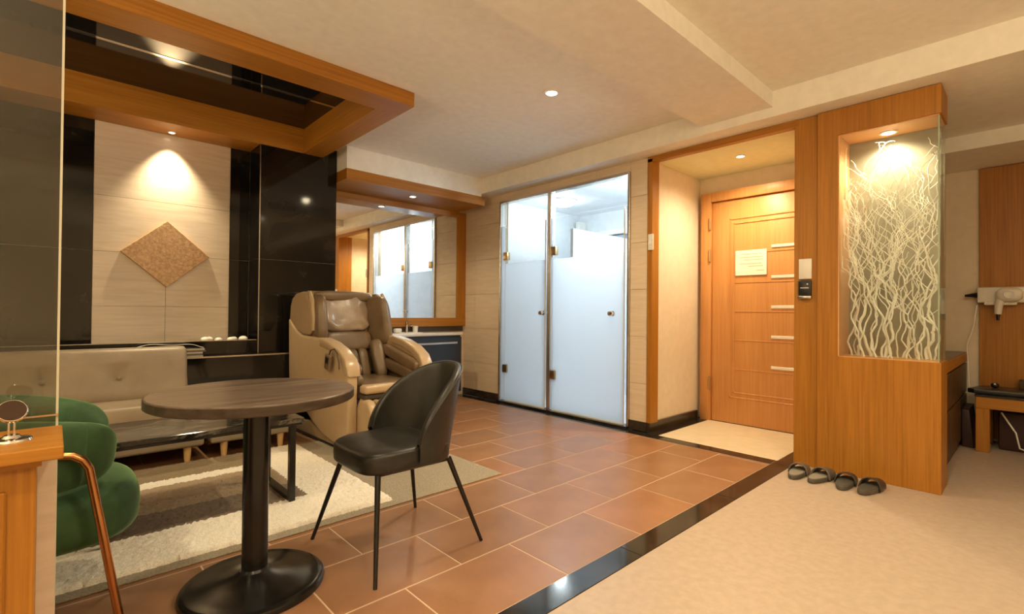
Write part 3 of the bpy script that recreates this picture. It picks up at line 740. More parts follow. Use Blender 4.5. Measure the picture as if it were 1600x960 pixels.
B().lathe([(0.0, -0.02), (0.08, -0.015), (0.125, 0.004), (0.135, 0.006), (0.14, 0.0)], (2.95, 4.83, 0.80), 40).obj('basin_rim', 'ceramic', vn, 35, True)
ft = thing('basin_faucet', 'chrome basin tap on the white vanity top', 'faucet', (2.97, 4.955, 0.80))
B().cyl((0, 0, 0), (0, 0, 0.10), 0.018, 0.014).obj('body', 'chrome', ft)
B().tube([(0, 0, 0.09), (0, -0.05, 0.105), (0, -0.10, 0.095), (0, -0.11, 0.08)], 0.011, 12).obj('spout', 'chrome', ft)
B().tube([(0, 0.0, 0.10), (0, 0.01, 0.12), (0.0, -0.02, 0.14)], [0.012, 0.011, 0.007], 10).obj('lever', 'chrome', ft)
cu = B().lathe([(0, 0.0), (0.028, 0.0), (0.034, 0.075), (0.031, 0.075), (0.026, 0.006), (0, 0.006)], n=28).obj('tumbler', 'ceramic', None, 40); cu.location = (3.07, 4.93, 0.80)
set_props(cu, 'small white tumbler beside the basin tap', 'cup')
so = B().pad((0, 0, 0), (0.09, 0.06, 0.05), 0.4, 0.5).obj('soap_dish', 'ceramic', None, 60); so.location = (2.84, 4.93, 0.825)
set_props(so, 'white soap dish on the vanity top', 'soap dish')
downlight((2.835, 4.63, 2.289), 'downlight in the wooden canopy above the mirror', 26, 140, 0.8, 0.035, group=None)

# ------------------------------------------------------------------ ceiling downlights, added fill lamps out of view
downlight((2.555, 2.348, ZC), 'ceiling downlight in front of the glass doors', 1.9 * CAN_W)
for (x, y) in [(0.85, 2.25), (-0.9, 2.25), (2.55, 0.35), (0.75, 0.35), (-1.0, 0.35), (2.55, -1.5), (0.75, -1.5), (-1.0, -1.5)]:  # lounge pair inferred from reflections; walkway rows added out of view for fill
    downlight((x, y, ZC), 'unseen ceiling downlight in the rows above and behind the viewer', CAN_W * (0.65 if (x, y) == (0.85, 2.25) else 1.0))
def opal(loc, label):  # added lamp, out of view, to brighten the ceiling and room
    t = thing('fill_ceiling_lamp', label, 'light', loc, 0, 'added opal fill lamps')
    B().lathe([(0, -0.075), (0.10, -0.07), (0.15, -0.045), (0.165, -0.012)], n=32).obj('diffuser', 'lamp_warm', t)
    B().lathe([(0.165, -0.012), (0.18, -0.012), (0.18, 0.0), (0, 0.0)], n=32).obj('lamp_base', 'white', t)
    point('lamp_light', t, (0, 0, -0.30), OPAL_FILL_W, 0.12, WARM)
opal((1.7, -0.75, ZC), 'added unseen opal fill lamp over the walkway behind the viewer')
opal((-0.9, -0.75, ZC), 'added unseen opal fill lamp at the left of the room behind the viewer')
opal((-1.75, 2.55, ZC), 'added unseen opal fill lamp over the left end of the lounge')
def fill_torchiere(loc, label, watts):  # added uplight, out of view, to lift the ceiling brightness
    t = thing('fill_floor_lamp', label, 'lamp', loc, 0, 'added uplighter fill lamps')
    B().lathe([(0, 0.0), (0.15, 0.0), (0.15, 0.015), (0.03, 0.03), (0, 0.03)], n=32).obj('base', 'black_metal', t)
    B().cyl((0, 0, 0.02), (0, 0, 1.42), 0.013, n=14).obj('pole', 'black_metal', t)
    B().lathe([(0.0, 1.40), (0.05, 1.41), (0.14, 1.45), (0.17, 1.50), (0.165, 1.50), (0.13, 1.46), (0.04, 1.42), (0.0, 1.415)], n=40).obj('bowl_shade', 'white', t)
    spot('lamp_light', t, (0, 0, 1.46), (0, 0, 2.5), watts, 0.10, 176, 0.3, WARM)
fill_torchiere((-1.6, 2.35, 0), 'added unseen uplighter fill lamp at the left end of the lounge', 0.75 * UP_FILL_W)
fill_torchiere((-1.6, 0.5, 0), 'added unseen uplighter fill lamp at the left behind the partition cabinet', 0.8 * UP_FILL_W)
fill_torchiere((1.2, -1.5, 0), 'added unseen uplighter fill lamp in the walkway behind the viewer', 0.45 * UP_FILL_W)
downlight((4.30, 1.749, 2.405), 'downlight in the ceiling of the entrance recess', 66, 160, 0.9, 0.035, group=None)
downlight((4.55, -0.4, ZS), 'added unseen downlight in the side alcove ceiling', 1.5, 160, 0.9, 0.035, group=None)  # dim can added out of view to light the alcove

# ------------------------------------------------------------------ rugs
fb = B().box(-1.4, 2.135, 2.365, 3.918, 0.0005, 0.007, 0.002, 1).obj('flat_rug', 'flat_rug', None, 30)
set_props(fb, 'thin grey-brown woven rug under the cream shag rug', 'rug')
random.seed(2)
def shag_fn(u, v):
    x = -1.25 + (1.385 + 1.25) * u; y = 2.425 + (3.90 - 2.425) * v
    e = min(u * 2.63, (1 - u) * 2.63, v * 1.475, (1 - v) * 1.475)
    h = 0.0075 + 0.019 * min(1.0, (e / 0.02) ** 0.5) + random.uniform(-0.004, 0.004) * (1 if e > 0.001 else 0)
    return (x + random.uniform(-0.004, 0.004), y + random.uniform(-0.004, 0.004), h)
rg = B().grid(shag_fn, 300, 160).obj('shag_rug', 'shag', None, 60)
set_props(rg, 'cream shag rug with brown and grey bands under the coffee table', 'rug')

# ------------------------------------------------------------------ round table
TX, TY = 0.573, 2.035
tb = thing('round_table', 'round dark wood pedestal table with black metal base', 'table', (TX, TY, 0))
B().lathe([(0, 0.742), (0.346, 0.742), (0.350, 0.739), (0.350, 0.708), (0.347, 0.705), (0, 0.705)], n=96).obj('table_top', 'dark_wood', tb)
B().lathe([(0.351, 0.738), (0.3525, 0.737), (0.3525, 0.709), (0.351, 0.708)], n=96).obj('edge_band', 'dark_edge', tb)
B().lathe([(0, 0.705), (0.11, 0.705), (0.11, 0.698), (0.045, 0.69), (0.045, 0.03)], n=40).obj('pedestal', 'black_metal', tb)
B().lathe([(0.045, 0.075), (0.050, 0.066), (0.075, 0.054), (0.13, 0.042), (0.19, 0.032), (0.222, 0.027), (0.236, 0.027), (0.245, 0.021), (0.249, 0.010), (0.247, 0.0), (0, 0.0)], n=80).obj('base_disc', 'black_metal', tb)

# ------------------------------------------------------------------ black leather chair (faces -X)
ch = thing('dining_chair', 'black leather shell chair with thin black metal legs', 'chair', (1.16, 2.0, 0))
def seat_fn(p):
    # rounded-front seat; slight dish on top
    x, y, z = p
    k = 1.0 - 0.10 * max(0, -x / 0.24) ** 2
    dz = 0.010 * (abs(y) / 0.22) ** 2 if z > 0 else 0
    return (x, y * k, z + dz - 0.012 * max(0, -x / 0.24) ** 3)
B().pad((-0.035, 0, 0.425), (0.43, 0.435, 0.10), 0.40, 0.42, None, 44, 22, seat_fn).obj('seat', 'black_leather', ch, 60)
def shell(u, v, off):
    a = -R(98) + 2 * R(98) * u            # 0 = straight back (+X)
    s = a / R(98)
    ztop = 0.47 + 0.325 * max(0.0, 1 - abs(s) ** 2.1) ** 0.72
    zbot = 0.385 + 0.02 * abs(s)
    z = zbot + (ztop - zbot) * v
    h = (z - 0.40) / 0.40
    rx = 0.225 + off + 0.085 * max(0, h); ry = 0.232 + off + 0.015 * max(0, h)
    return (0.005 + rx * math.cos(a), ry * math.sin(a), z)
def shell_loop(u, w):
    # w 0..1 around the cross-section: outer bottom -> top -> inner bottom
    T = 0.038
    if w < 0.42: return shell(u, w / 0.42 * 0.985, 0.0)
    if w > 0.58: return shell(u, (1 - w) / 0.42 * 0.985, -T)
    k = (w - 0.42) / 0.16; an = math.pi * k
    o = -T / 2 + T / 2 * math.cos(an)
    p = Vector(shell(u, 0.985, o)); p.z += 0.016 * math.sin(an)
    return p
B().grid(shell_loop, 56, 40).obj('backrest', 'black_leather', ch, 70)
pip = [Vector(shell(u / 60, 0.99, 0.0)) + Vector((0, 0, 0.004)) for u in range(61)]
B().tube(pip, 0.0045, 8).obj('piping', 'black_leather', ch, 60)
legs = [((-0.185, -0.165, 0.385), (-0.261, -0.297, 0.0)), ((-0.185, 0.165, 0.385), (-0.279, 0.270, 0.0)), ((0.165, -0.165, 0.385), (0.288, -0.256, 0.0)), ((0.165, 0.165, 0.385), (0.269, 0.274, 0.0))]
for a, b in legs:
    B().tube([a, b], [0.0125, 0.008], 14).obj('leg', 'black_metal', ch)
fm = B(); fm.tube([(-0.185, -0.165, 0.378), (0.165, -0.165, 0.378), (0.165, 0.165, 0.378), (-0.185, 0.165, 0.378)], 0.009, 8, True)
fm.obj('under_frame', 'black_metal', ch)

# ------------------------------------------------------------------ coffee table
ct = thing('coffee_table', 'low black marble coffee table with rectangular metal loop legs', 'table', (0.35, 2.93, 0.026))
B().box(-0.36, 1.0, 2.70, 3.17, 0.445, 0.470, 0.003, 1).obj('table_top', 'marble_top', ct, 30, True)
B().box(-0.35, 0.99, 2.71, 3.16, 0.430, 0.445, 0.002, 1).obj('apron', 'black_metal', ct, 30, True)
for x in (0.945, -0.30):
    l = B(); w_ = 0.016
    for (y0, y1, z0, z1) in [(2.715, 2.745, 0.027, 0.43), (3.125, 3.155, 0.027, 0.43), (2.745, 3.125, 0.027, 0.055)]:
        l.box(x - w_, x + w_, y0, y1, z0, z1, 0.002, 1)
    l.obj('loop_leg', 'black_metal', ct, 30, True)

# ------------------------------------------------------------------ sofa and backless end seat
def sofa_legs(parent, xs, ys):
    for x in xs:
        for y in ys:
            B().lathe([(0, 0.0), (0.016, 0.0), (0.026, 0.112), (0, 0.112)], (x, y, 0.008 if y < 3.8 else 0.0), 20).obj('leg', 'leg_wood', parent, 35, True)
sf = thing('sofa', 'taupe leatherette sofa with a button-tufted back', 'sofa', (-0.2, 4.2, 0))
SX0, SX1 = -1.15, 0.785
def tuft(p):
    return p
btn = [0.333 - 0.38 * k for k in range(4)]
def back_surface():
    b = B(); ny, nx = 26, 120
    x0, x1 = SX0, 0.735
    def pt(u, w):
        # cross-section loop in (y,z), tilted back; w around
        a = 2 * math.pi * w
        cy = math.copysign(abs(math.cos(a)) ** 0.45, math.cos(a)) * 0.095
        cz = math.copysign(abs(math.sin(a)) ** 0.40, math.sin(a)) * 0.185
        ue = max(-1, min(1, (u - 0.5) * 2))
        x = (x0 + x1) / 2 + (x1 - x0) / 2 * math.copysign(1 - (1 - min(1, abs(ue) * 1.0)) , ue)
        d = min(x - x0, x1 - x); k = min(1.0, math.sqrt(max(0.0, 1 - (1 - min(1, d / 0.05)) ** 2)) * 0.35 + 0.65)
        cy *= k; cz *= (0.88 + 0.12 * k)
        if d < 1e-4: cy *= 0.55; cz *= 0.92
        if math.cos(a) < 0:   # front side dimples and the centre crease
            for bx in btn:
                r2_ = ((x - bx) / 0.055) ** 2 + ((cz + 0.01) / 0.05) ** 2
                cy += 0.060 * math.exp(-r2_)
            cy += 0.016 * math.exp(-((cz + 0.01) / 0.02) ** 2)
        z = 0.585 + cz; y = 4.345 + cy + 0.22 * cz
        return (x, y, z)
    b.grid(pt, nx, 44)
    t = b.bm
    # close ends
    for side in (x0, x1):
        vs = [v for v in t.verts if abs(v.co.x - side) < 1e-5]
        if len(vs) > 3: bmesh.ops.contextual_create(t, geom=vs)
    return b
bk = back_surface().obj('backrest', 'sofa', sf, 70, True)
for x in btn:
    o = B().pad((x, 4.278, 0.572), (0.026, 0.014, 0.026), 0.9, 0.9, None, 14, 8).obj('button', 'sofa_dark', bk, 60)
    o.location = tuple(-v for v in sf.location)
B().pad(((SX0 + SX1) / 2, 4.17, 0.355), (SX1 - SX0, 0.58, 0.15), 0.22, 0.12, None, 64, 18).obj('seat_cushion', 'sofa', sf, 60, True)
B().box(SX0 + 0.02, SX1 - 0.012, 3.905, 4.45, 0.112, 0.31, 0.02, 3).obj('base', 'sofa_dark', sf, 40, True)
sofa_legs(sf, (0.68, -0.25, -1.05), (3.95, 4.40))
ot = thing('sofa_end_seat', 'backless taupe end seat beside the sofa', 'seat', (1.09, 4.2, 0))
B().pad((1.095, 4.17, 0.355), (0.59, 0.58, 0.15), 0.22, 0.14, None, 48, 18).obj('seat_cushion', 'sofa', ot, 60, True)
B().box(0.81, 1.38, 3.905, 4.45, 0.112, 0.31, 0.02, 3).obj('base', 'sofa_dark', ot, 40, True)
sofa_legs(ot, (0.90, 1.28), (3.95, 4.40))

# ------------------------------------------------------------------ massage chair (faces -Y)
ms = thing('massage_chair', 'bulky tan massage armchair with padded wings', 'armchair', (1.902, 3.90, 0), R(2))
ms.scale = (0.93, 1.0, 1.0)
side_low = [(0.58, 0.30), (0.60, 0.60), (0.615, 0.97), (0.54, 0.925), (0.45, 0.872), (0.33, 0.838), (0.12, 0.832), (-0.06, 0.820), (-0.22, 0.790), (-0.36, 0.742), (-0.45, 0.69), (-0.49, 0.63), (-0.505, 0.56), (-0.505, 0.17), (-0.47, 0.11), (-0.40, 0.065), (-0.27, 0.055), (-0.08, 0.085), (0.10, 0.15), (0.25, 0.225), (0.42, 0.27)]
side_top = [(0.612, 0.968), (0.60, 1.08), (0.56, 1.15), (0.48, 1.19), (0.35, 1.205), (0.26, 1.18), (0.20, 1.10), (0.155, 1.0), (0.15, 0.88), (0.20, 0.842), (0.33, 0.842), (0.45, 0.878), (0.54, 0.930)]
for sx in (-1, 1):
    a, b = (sx * 0.395, sx * 0.31)
    B().prism(side_low, 'X', min(a, b), max(a, b), 0.018, 3).obj('side_shell', 'shell', ms, 50)
    a, b = (sx * 0.385, sx * 0.335)
    B().prism(side_top, 'X', min(a, b), max(a, b), 0.014, 3).obj('wing_shell', 'shell_dark', ms, 50)
    # pale edge strip of the wing
    edge = [(sx * 0.36, y - 0.012, z) for (y, z) in [(0.26, 1.20), (0.20, 1.12), (0.163, 1.0), (0.158, 0.88)]]
    B().tube(edge, [0.014, 0.024, 0.026, 0.022], 10).obj('wing_trim', 'shell', ms, 60)
    # wing cushions: two leaves facing the sitter
    B().pad((sx * 0.285, 0.235, 0.94), (0.12, 0.36, 0.46), 0.55, 0.6, rot('Z', sx * 14) @ rot('X', -12)).obj('wing_pad', 'massage_leather', ms, 60)
    B().pad((sx * 0.245, 0.33, 0.97), (0.07, 0.24, 0.36), 0.5, 0.6, rot('Z', sx * 18) @ rot('X', -12)).obj('wing_pad', 'massage_leather', ms, 60)
    # arm: sloped top pad, inner pad, front roll
    B().prism([(-0.03, 0.83), (-0.20, 0.803), (-0.36, 0.753), (-0.46, 0.695), (-0.505, 0.63), (-0.515, 0.57), (-0.46, 0.57), (-0.41, 0.645), (-0.32, 0.70), (-0.18, 0.745), (-0.03, 0.765)], 'X', min(sx * 0.402, sx * 0.29), max(sx * 0.402, sx * 0.29), 0.014, 3).obj('armrest', 'shell', ms, 50)
    B().pad((sx * 0.275, -0.20, 0.66), (0.085, 0.55, 0.10), 0.55, 0.5, rot('X', 14)).obj('arm_pad', 'massage_leather', ms, 60)
    B().pad((sx * 0.265, -0.22, 0.56), (0.09, 0.50, 0.10), 0.55, 0.5, rot('X', 10)).obj('arm_pad', 'massage_leather', ms, 60)
    B().prism([(-0.56, 0.02), (0.50, 0.02), (0.50, 0.10), (0.20, 0.14), (-0.10, 0.06), (-0.50, 0.07)], 'X', min(sx * 0.36, sx * 0.30), max(sx * 0.36, sx * 0.30), 0.01, 2).obj('base_rail', 'shell_dark', ms, 40)
    B().box(min(sx * 0.37, sx * 0.30), max(sx * 0.37, sx * 0.30), -0.60, 0.52, 0.009, 0.022, 0.004).obj('foot_strip', 'black_plastic', ms, 40)
B().prism([(0.33, 0.30), (0.60, 0.30), (0.625, 0.97), (0.60, 1.10), (0.53, 1.18), (0.40, 1.215), (0.34, 1.18), (0.42, 1.0), (0.30, 0.5)], 'X', -0.335, 0.335, 0.03, 3).obj('back_shell', 'shell_dark', ms, 50)
tilt = rot('X', -16)
def wrinkle(k, f):
    def fn(p):
        n = math.sin(f * p.x * 9 + 3 * p.z * 8) * math.cos(7 * p.z * f + 2 * p.x * 5)
        return (p.x, p.y - k * n * (1 if p.y < 0 else 0), p.z)
    return fn
B().pad((0, 0.33, 0.83), (0.56, 0.15, 0.78), 0.35, 0.35, tilt).obj('back_cushion', 'massage_leather', ms, 60)
B().pad((0, 0.315, 1.03), (0.46, 0.13, 0.36), 0.4, 0.4, tilt, 44, 28, wrinkle(0.026, 3.0)).obj('head_pillow', 'massage_light', ms, 60)
B().pad((0, 0.375, 1.17), (0.56, 0.20, 0.10), 0.6, 0.4, None, 40, 16, wrinkle(0.01, 2)).obj('top_roll', 'massage_leather', ms, 60)
B().pad((0, 0.225, 0.775), (0.44, 0.10, 0.17), 0.4, 0.3, tilt).obj('lumbar_pad', 'massage_leather', ms, 60)
for k in (-1, 0, 1):
    B().pad((k * 0.10, 0.13, 0.58), (0.10, 0.10, 0.28), 0.6, 0.5, rot('X', -20)).obj('back_rib', 'massage_leather', ms, 60)
for sx in (-1, 1):
    B().pad((sx * 0.215, 0.06, 0.62), (0.12, 0.16, 0.36), 0.6, 0.5, rot('X', -22) @ rot('Z', -sx * 20)).obj('hip_pad', 'massage_leather', ms, 60)
B().pad((0, -0.20, 0.435), (0.56, 0.74, 0.13), 0.35, 0.3).obj('seat_cushion', 'massage_leather', ms, 60)
B().box(-0.30, 0.30, -0.60, -0.50, 0.44, 0.505, 0.022, 3).obj('seat_lip', 'shell', ms, 50)
B().box(-0.30, 0.30, -0.585, -0.50, 0.405, 0.435, 0.004).obj('seat_gap', 'massage_dark', ms, 40)
# calf rest: shells and ribs
for sx in (-1, 1):
    B().prism([(-0.55, 0.06), (-0.64, 0.10), (-0.70, 0.22), (-0.69, 0.34), (-0.63, 0.40), (-0.52, 0.41), (-0.45, 0.30), (-0.45, 0.12)], 'X', min(sx * 0.31, sx * 0.235), max(sx * 0.31, sx * 0.235), 0.025, 3).obj('calf_shell', 'shell', ms, 50)
    for k, xx in enumerate((0.205, 0.155)):
        B().pad((sx * xx, -0.61 + 0.012 * k, 0.245), (0.055, 0.15, 0.31), 0.55, 0.6).obj('calf_pad', 'shell' if k == 0 else 'massage_light', ms, 60)
B().pad((0, -0.60, 0.24), (0.055, 0.14, 0.31), 0.55, 0.6).obj('calf_pad', 'massage_light', ms, 60)
B().box(-0.24, 0.24, -0.56, -0.46, 0.07, 0.40, 0.02).obj('calf_frame', 'massage_dark', ms, 40)
rc = thing('massage_remote', 'dark remote control hanging on the massage chair side', 'remote', (1.526, 3.64, 0.60), R(2))
B().box(-0.028, -0.004, -0.045, 0.045, 0.0, 0.12, 0.012, 3, rot('X', 10)).obj('remote_body', 'massage_leather', rc, 50)
B().box(-0.031, -0.026, -0.028, 0.028, 0.05, 0.10, 0.003, 2, rot('X', 10)).obj('remote_screen', 'black_plastic', rc, 40)
B().tube([(-0.014, -0.02, 0.115), (-0.018, -0.05, 0.15), (-0.02, -0.12, 0.165), (-0.02, -0.17, 0.13), (-0.02, -0.195, 0.06), (-0.02, -0.20, 0.02)], 0.005, 8).obj('cable', 'massage_dark', rc, 60)

# ------------------------------------------------------------------ green velvet armchair (faces +X)
gc = thing('velvet_armchair', 'green velvet tub armchair with channel-tufted back and copper tube legs', 'armchair', (-0.14, 2.38, 0.0))
B().pad((0.06, 0.0, 0.345), (0.66, 0.56, 0.23), 0.55, 0.62, None, 44, 22).obj('seat', 'velvet', gc, 60)
def wrap(u, w):
    a = R(180) + (u - 0.5) * 2 * R(150)          # back at 180 deg, ends toward +X
    s = abs(u - 0.5) * 2
    zt = 0.735 - 0.10 * s ** 3; zb = 0.44 + 0.03 * s
    T = 0.10 * (1 - 0.35 * s ** 6)
    rx, ry = 0.30, 0.285
    endk = math.sqrt(max(0.0, 1 - max(0, (s - 0.86) / 0.14) ** 2)) * 0.75 + 0.25
    fr_ = (u * 12) % 1.0; chan = 1.0 - 0.24 * math.exp(-(min(fr_, 1 - fr_) / 0.08) ** 2)
    an = 2 * math.pi * w
    co = math.copysign(abs(math.cos(an)) ** 0.6, math.cos(an)); si = math.copysign(abs(math.sin(an)) ** 0.6, math.sin(an))
    rr = co * T / 2 * endk * chan; zc = (zt + zb) / 2 + si * (zt - zb) / 2 * endk * (0.98 + 0.02 * chan)
    fl = 0.10 * max(0, (zc - 0.45)) * 1.0
    xx = (rx + rr + fl) * math.cos(a); yy = (ry + rr + fl) * math.sin(a)
    return (xx + 0.03, yy, zc)
wr_ = B(); wr_.grid(wrap, 192, 28); 
wr_.obj('backrest', 'velvet', gc, 80)
random.seed(4)
for k in range(6):
    uu = 0.18 + 0.128 * k; p = Vector(wrap(uu, 0.5))
    B().pad(p, (0.022, 0.022, 0.022), 1, 1, None, 10, 8).obj('button', 'velvet', gc, 60)
for sy in (-1, 1):
    pts = [(-0.20, sy * 0.33, 0.595), (0.15, sy * 0.335, 0.597), (0.19, sy * 0.335, 0.590), (0.215, sy * 0.335, 0.572), (0.23, sy * 0.335, 0.545), (0.262, sy * 0.335, 0.35), (0.318, sy * 0.335, 0.028 if sy > 0 else 0.002)]
    B().tube(pts, 0.0125, 14).obj('leg', 'copper', gc, 60)
    pts = [(-0.20, sy * 0.33, 0.595), (-0.25, sy * 0.33, 0.58), (-0.275, sy * 0.33, 0.545), (-0.34, sy * 0.33, 0.028 if sy > 0 else 0.002)]
    B().tube(pts, 0.0125, 14).obj('leg', 'copper', gc, 60)
B().tube([(0.279, -0.32, 0.235), (0.300, -0.19, 0.13), (0.321, -0.054, 0.026)], 0.0065, 10).obj('brace', 'copper', gc, 60)

# ------------------------------------------------------------------ half-wall with wooden cap, glass partition, disc stand
hw = thing('partition_cabinet', 'honey wood half-height partition cabinet with stone end', 'partition', (-0.6, 1.42, 0))
B().box(-1.8, -0.020, 1.335, 1.50, 0.0, 0.745, 0.003, 1).obj('wood_body', 'wood_z', hw, 30, True)
B().box(-1.7, -0.06, 1.328, 1.336, 0.06, 0.70, 0.003, 1).obj('front_panel', 'wood_z', hw, 30, True)
B().box(-1.8, 0.010, 1.50, 1.575, 0.0, 0.74).obj('stone_core', 'marble', hw, 0, True)
B().box(-1.8, 0.019, 1.300, 1.535, 0.755, 0.780, 0.002, 1).obj('cap_board', 'wood_x', hw, 30, True)
B().box(-1.8, -0.012, 1.32, 1.50, 0.742, 0.756).obj('cap_fillet', 'wood_x', hw, 0, True)
gp = thing('glass_partition', 'hazy clear glass partition panel above the wooden half wall', 'glass panel', (-0.7, 1.58, 0))
B().box(-1.8, 0.008, 1.577, 1.588, 0.0, ZC - 0.002).obj('pane', 'partition_glass', gp, 0, True)
B().box(0.008, 0.0125, 1.577, 1.588, 0.0, ZC - 0.002).obj('polished_edge', 'glass_edge_pale', gp, 0, True)
B().box(-0.055, 0.0125, 1.570, 1.576, 0.797, 0.801).obj('chrome_clip', 'chrome', gp, 0, True)
dsn = thing('disc_stand', 'small round dark disc on a chrome stand on the wooden cap', 'stand', (-0.058, 1.420, 0.780))
B().lathe([(0, 0.012), (0.012, 0.011), (0.016, 0.006), (0.030, 0.004), (0.032, 0.0), (0, 0)], n=28).obj('base', 'chrome', dsn)
for dx in (-0.004, 0.004):
    B().cyl((dx, 0, 0.008), (dx, 0, 0.045), 0.0022, n=12).obj('post', 'chrome', dsn)
dd = B(); dd.lathe([(0, 0.004), (0.0225, 0.004), (0.024, 0.002), (0.024, -0.003), (0, -0.003)], n=36)
o = dd.obj('disc', 'chrome', dsn); o.location = (0, 0, 0.059); o.rotation_euler = (R(58), R(10), 0)
o2 = B().lathe([(0, 0.0048), (0.0215, 0.0046), (0.0215, 0.003), (0, 0.003)], n=36).obj('disc_face', 'matte_brown', dsn); o2.location = (0, 0, 0.059); o2.rotation_euler = (R(58), R(10), 0)

# ------------------------------------------------------------------ slippers (heels toward the room)
def slipper(bed, strap, loc, rz, label):
    t = thing('slipper', label, 'slipper', loc, rz, 'slippers beside the column')
    prof = []
    for i in range(36):
        a = 2 * math.pi * i / 36
        x = 0.128 * math.cos(a); w_ = 0.046 + 0.007 * math.cos(a)
        prof.append((x, w_ * math.copysign(abs(math.sin(a)) ** 0.75, math.sin(a))))
    B().prism(prof, 'Z', 0.001, 0.028, 0.006, 2).obj('sole', 'slipper_sole', t, 40)
    B().prism([(x * 0.93, y * 0.88) for x, y in prof], 'Z', 0.027, 0.031, 0.0015, 1).obj('footbed', bed, t, 40)
    def st(u, v):
        a = math.pi * u; x = -0.005 + 0.105 * v + 0.018 * math.sin(a)
        ww = 0.054 - 0.006 * v; hh = 0.064 - 0.022 * v
        return (x, ww * math.cos(a), 0.010 + hh * math.sin(a) ** 0.8)
    o = B().grid(st, 24, 8).obj('strap', strap, t, 60)
    md = o.modifiers.new('thickness', 'SOLIDIFY'); md.thickness = 0.007; md.offset = 0
    return t
slipper('slipper_bed_light', 'slipper_strap_grey', (3.565, 1.075, 0), R(2), 'grey-bedded slipper at the end of the row nearest the entrance')
slipper('slipper_bed_light', 'slipper_strap_grey', (3.575, 0.950, 0), R(-9), 'grey-bedded slipper next to the black pair')
slipper('slipper_bed_dark', 'slipper_strap', (3.575, 0.815, 0), R(3), 'black slipper next to the grey pair')
slipper('slipper_bed_dark', 'slipper_strap', (3.575, 0.690, 0), R(-8), 'black slipper at the end of the row nearest the column corner')

# ------------------------------------------------------------------ side alcove
dk = thing('alcove_counter', 'counter with dark drawers standing behind the column', 'counter', (4.9, 0.7, 0))
B().box(4.09, 5.78, 0.44, 1.05, 0.0, 0.66, 0.003, 1).obj('carcass', 'drawer_dark', dk, 30, True)
B().box(4.08, 5.79, 0.42, 1.055, 0.66, 0.735, 0.004, 1).obj('worktop', 'wood_x', dk, 30, True)
B().box(4.08, 5.79, 0.43, 1.055, 0.735, 0.739).obj('top_sheet', 'dark_wood', dk, 0, True)
for i in range(3):
    f_ = B().box(4.10 + i * 0.56, 4.65 + i * 0.56, 0.426, 0.44, 0.40, 0.645, 0.003, 1).obj('drawer_front', 'drawer_dark', dk, 30, True)
    f2_ = B().box(4.10 + i * 0.56, 4.65 + i * 0.56, 0.426, 0.44, 0.06, 0.385, 0.003, 1).obj('drawer_front', 'drawer_dark', dk, 30, True)
pn = B().box(5.774, 5.799, -2.2, 0.347, 0.02, 2.305, 0.002, 1).obj('wood_panel', 'wood_z', None, 30)
set_props(pn, 'tall honey wood panel on the alcove wall behind the hair dryer', 'panel')
hd = thing('hair_dryer', 'white wall-mounted hair dryer in its holder on the wood panel', 'hair dryer', (5.775, 0.22, 1.14))
B().box(-0.07, 0.0, -0.15, 0.138, 0.02, 0.150, 0.012, 3).obj('wall_holder', 'white', hd, 40)
B().box(-0.085, -0.0, -0.10, 0.095, 0.0, 0.03, 0.008, 2).obj('holder_lip', 'white', hd, 40)
B().pad((-0.10, -0.055, 0.085), (0.10, 0.16, 0.12), 0.8, 0.8).obj('barrel', 'white', hd, 60)
o = B().lathe([(0.020, 0.0), (0.030, 0.004), (0.034, 0.0), (0.034, -0.01)], n=28).obj('air_intake_ring', 'ceramic', hd); o.location = (-0.152, -0.055, 0.085); o.rotation_euler = (0, R(-90), 0)
B().tube([(-0.10, -0.01, 0.06), (-0.10, 0.005, 0.0), (-0.10, 0.010, -0.075)], [0.030, 0.027, 0.022], 16).obj('grip', 'white', hd, 60)
B().cyl((-0.10, 0.010, -0.075), (-0.10, 0.011, -0.125), 0.014, 0.008, 12).obj('cord_sleeve', 'black_plastic', hd)
B().tube([(-0.05, 0.135, 0.085), (-0.05, 0.165, 0.085), (-0.05, 0.215, 0.082)], [0.024, 0.018, 0.009], 14).obj('nozzle', 'black_plastic', hd, 60)
cdm = B().tube([(5.70, 0.36, 1.14), (5.70, 0.375, 0.98), (5.70, 0.42, 0.80), (5.68, 0.41, 0.62), (5.62, 0.40, 0.45)], 0.006, 8).obj('dryer_cord', 'white', None, 60)
set_props(cdm, 'thin pale cord hanging beside the wood panel', 'cord')
lt = thing('alcove_table', 'low square-legged wooden table below the hair dryer', 'table', (5.5, -0.1, 0))
B().box(5.25, 5.76, -0.60, 0.338, 0.335, 0.425, 0.004, 1).obj('apron', 'wood_y', lt, 30, True)
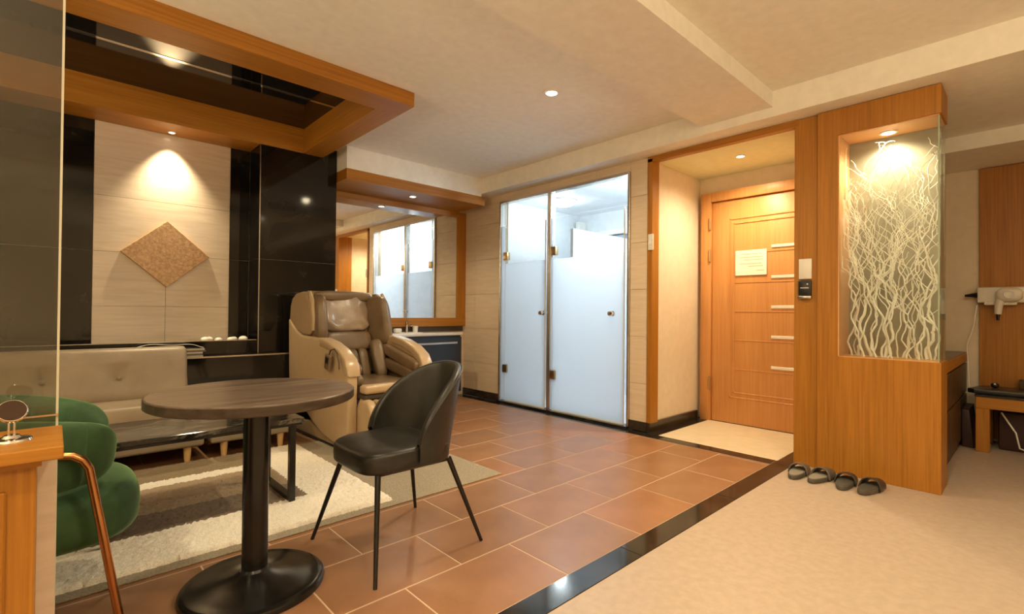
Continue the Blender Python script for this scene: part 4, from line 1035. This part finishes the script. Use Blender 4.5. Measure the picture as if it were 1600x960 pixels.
for (x0, x1) in ((5.25, 5.33), (5.68, 5.76)):
    for (y0, y1) in ((0.258, 0.338), (-0.60, -0.52)):
        B().box(x0, x1, y0, y1, 0, 0.336, 0.004, 1).obj('leg', 'wood_z', lt, 30, True)
B().box(5.245, 5.765, -0.605, 0.343, 0.425, 0.44, 0.003, 1).obj('dark_top', 'black_plastic', lt, 30, True)
ml = thing('alcove_clutter_tray', 'black tray lying on the low alcove table', 'tray', (5.45, 0.23, 0.44))
B().prism([(-0.14, 0.12), (-0.10, 0.16), (0.20, 0.10), (0.20, -0.25), (-0.14, -0.25)], 'Z', 0.0005, 0.035, 0.006, 2).obj('tray_body', 'black_plastic', ml, 40)
bx_ = B().box(-0.07, 0.07, -0.11, 0.09, 0, 0.10, 0.006, 2).obj('grey_box', 'drawer_dark', None, 40); bx_.location = (5.66, 0.02, 0.44)
set_props(bx_, 'dark box at the right end of the low alcove table', 'box')
or_ = thing('small_ornament', 'tiny dark ornament with a pale spot on the alcove tray', 'ornament', (5.50, 0.24, 0.476))
B().pad((0, 0, 0.022), (0.06, 0.05, 0.044), 0.9, 0.9).obj('body', 'black_plastic', or_, 60)
B().pad((-0.022, 0.0, 0.032), (0.016, 0.016, 0.016), 1, 1, None, 12, 8).obj('pale_spot', 'ceramic', or_, 60)
mb = B().box(5.70, 5.772, -0.5, 0.60, 0.0, 0.33, 0.004, 1).obj('maroon_board', 'maroon', None, 30) if False else None
mb = B().prism([(0.35, 0.001), (0.425, 0.001), (0.425, 0.30), (0.38, 0.30)], 'X', 5.35, 5.77, 0.01, 2).obj('maroon_bin', 'maroon', None, 40)
set_props(mb, 'dark maroon bin between the counter and the low table', 'bin')
mb2 = B().box(5.45, 5.66, -0.48, 0.22, 0.001, 0.30, 0.02, 2).obj('maroon_box', 'maroon', None, 40)
set_props(mb2, 'dark maroon storage box under the low alcove table', 'box')
cb1 = B().tube([(5.40, 0.20, 0.30), (5.36, 0.12, 0.16), (5.35, 0.10, 0.05), (5.36, 0.02, 0.02), (5.38, -0.06, 0.05), (5.38, -0.12, 0.02)], 0.006, 8).obj('white_cable', 'white', None, 60)
set_props(cb1, 'white cable looping under the low alcove table', 'cable')
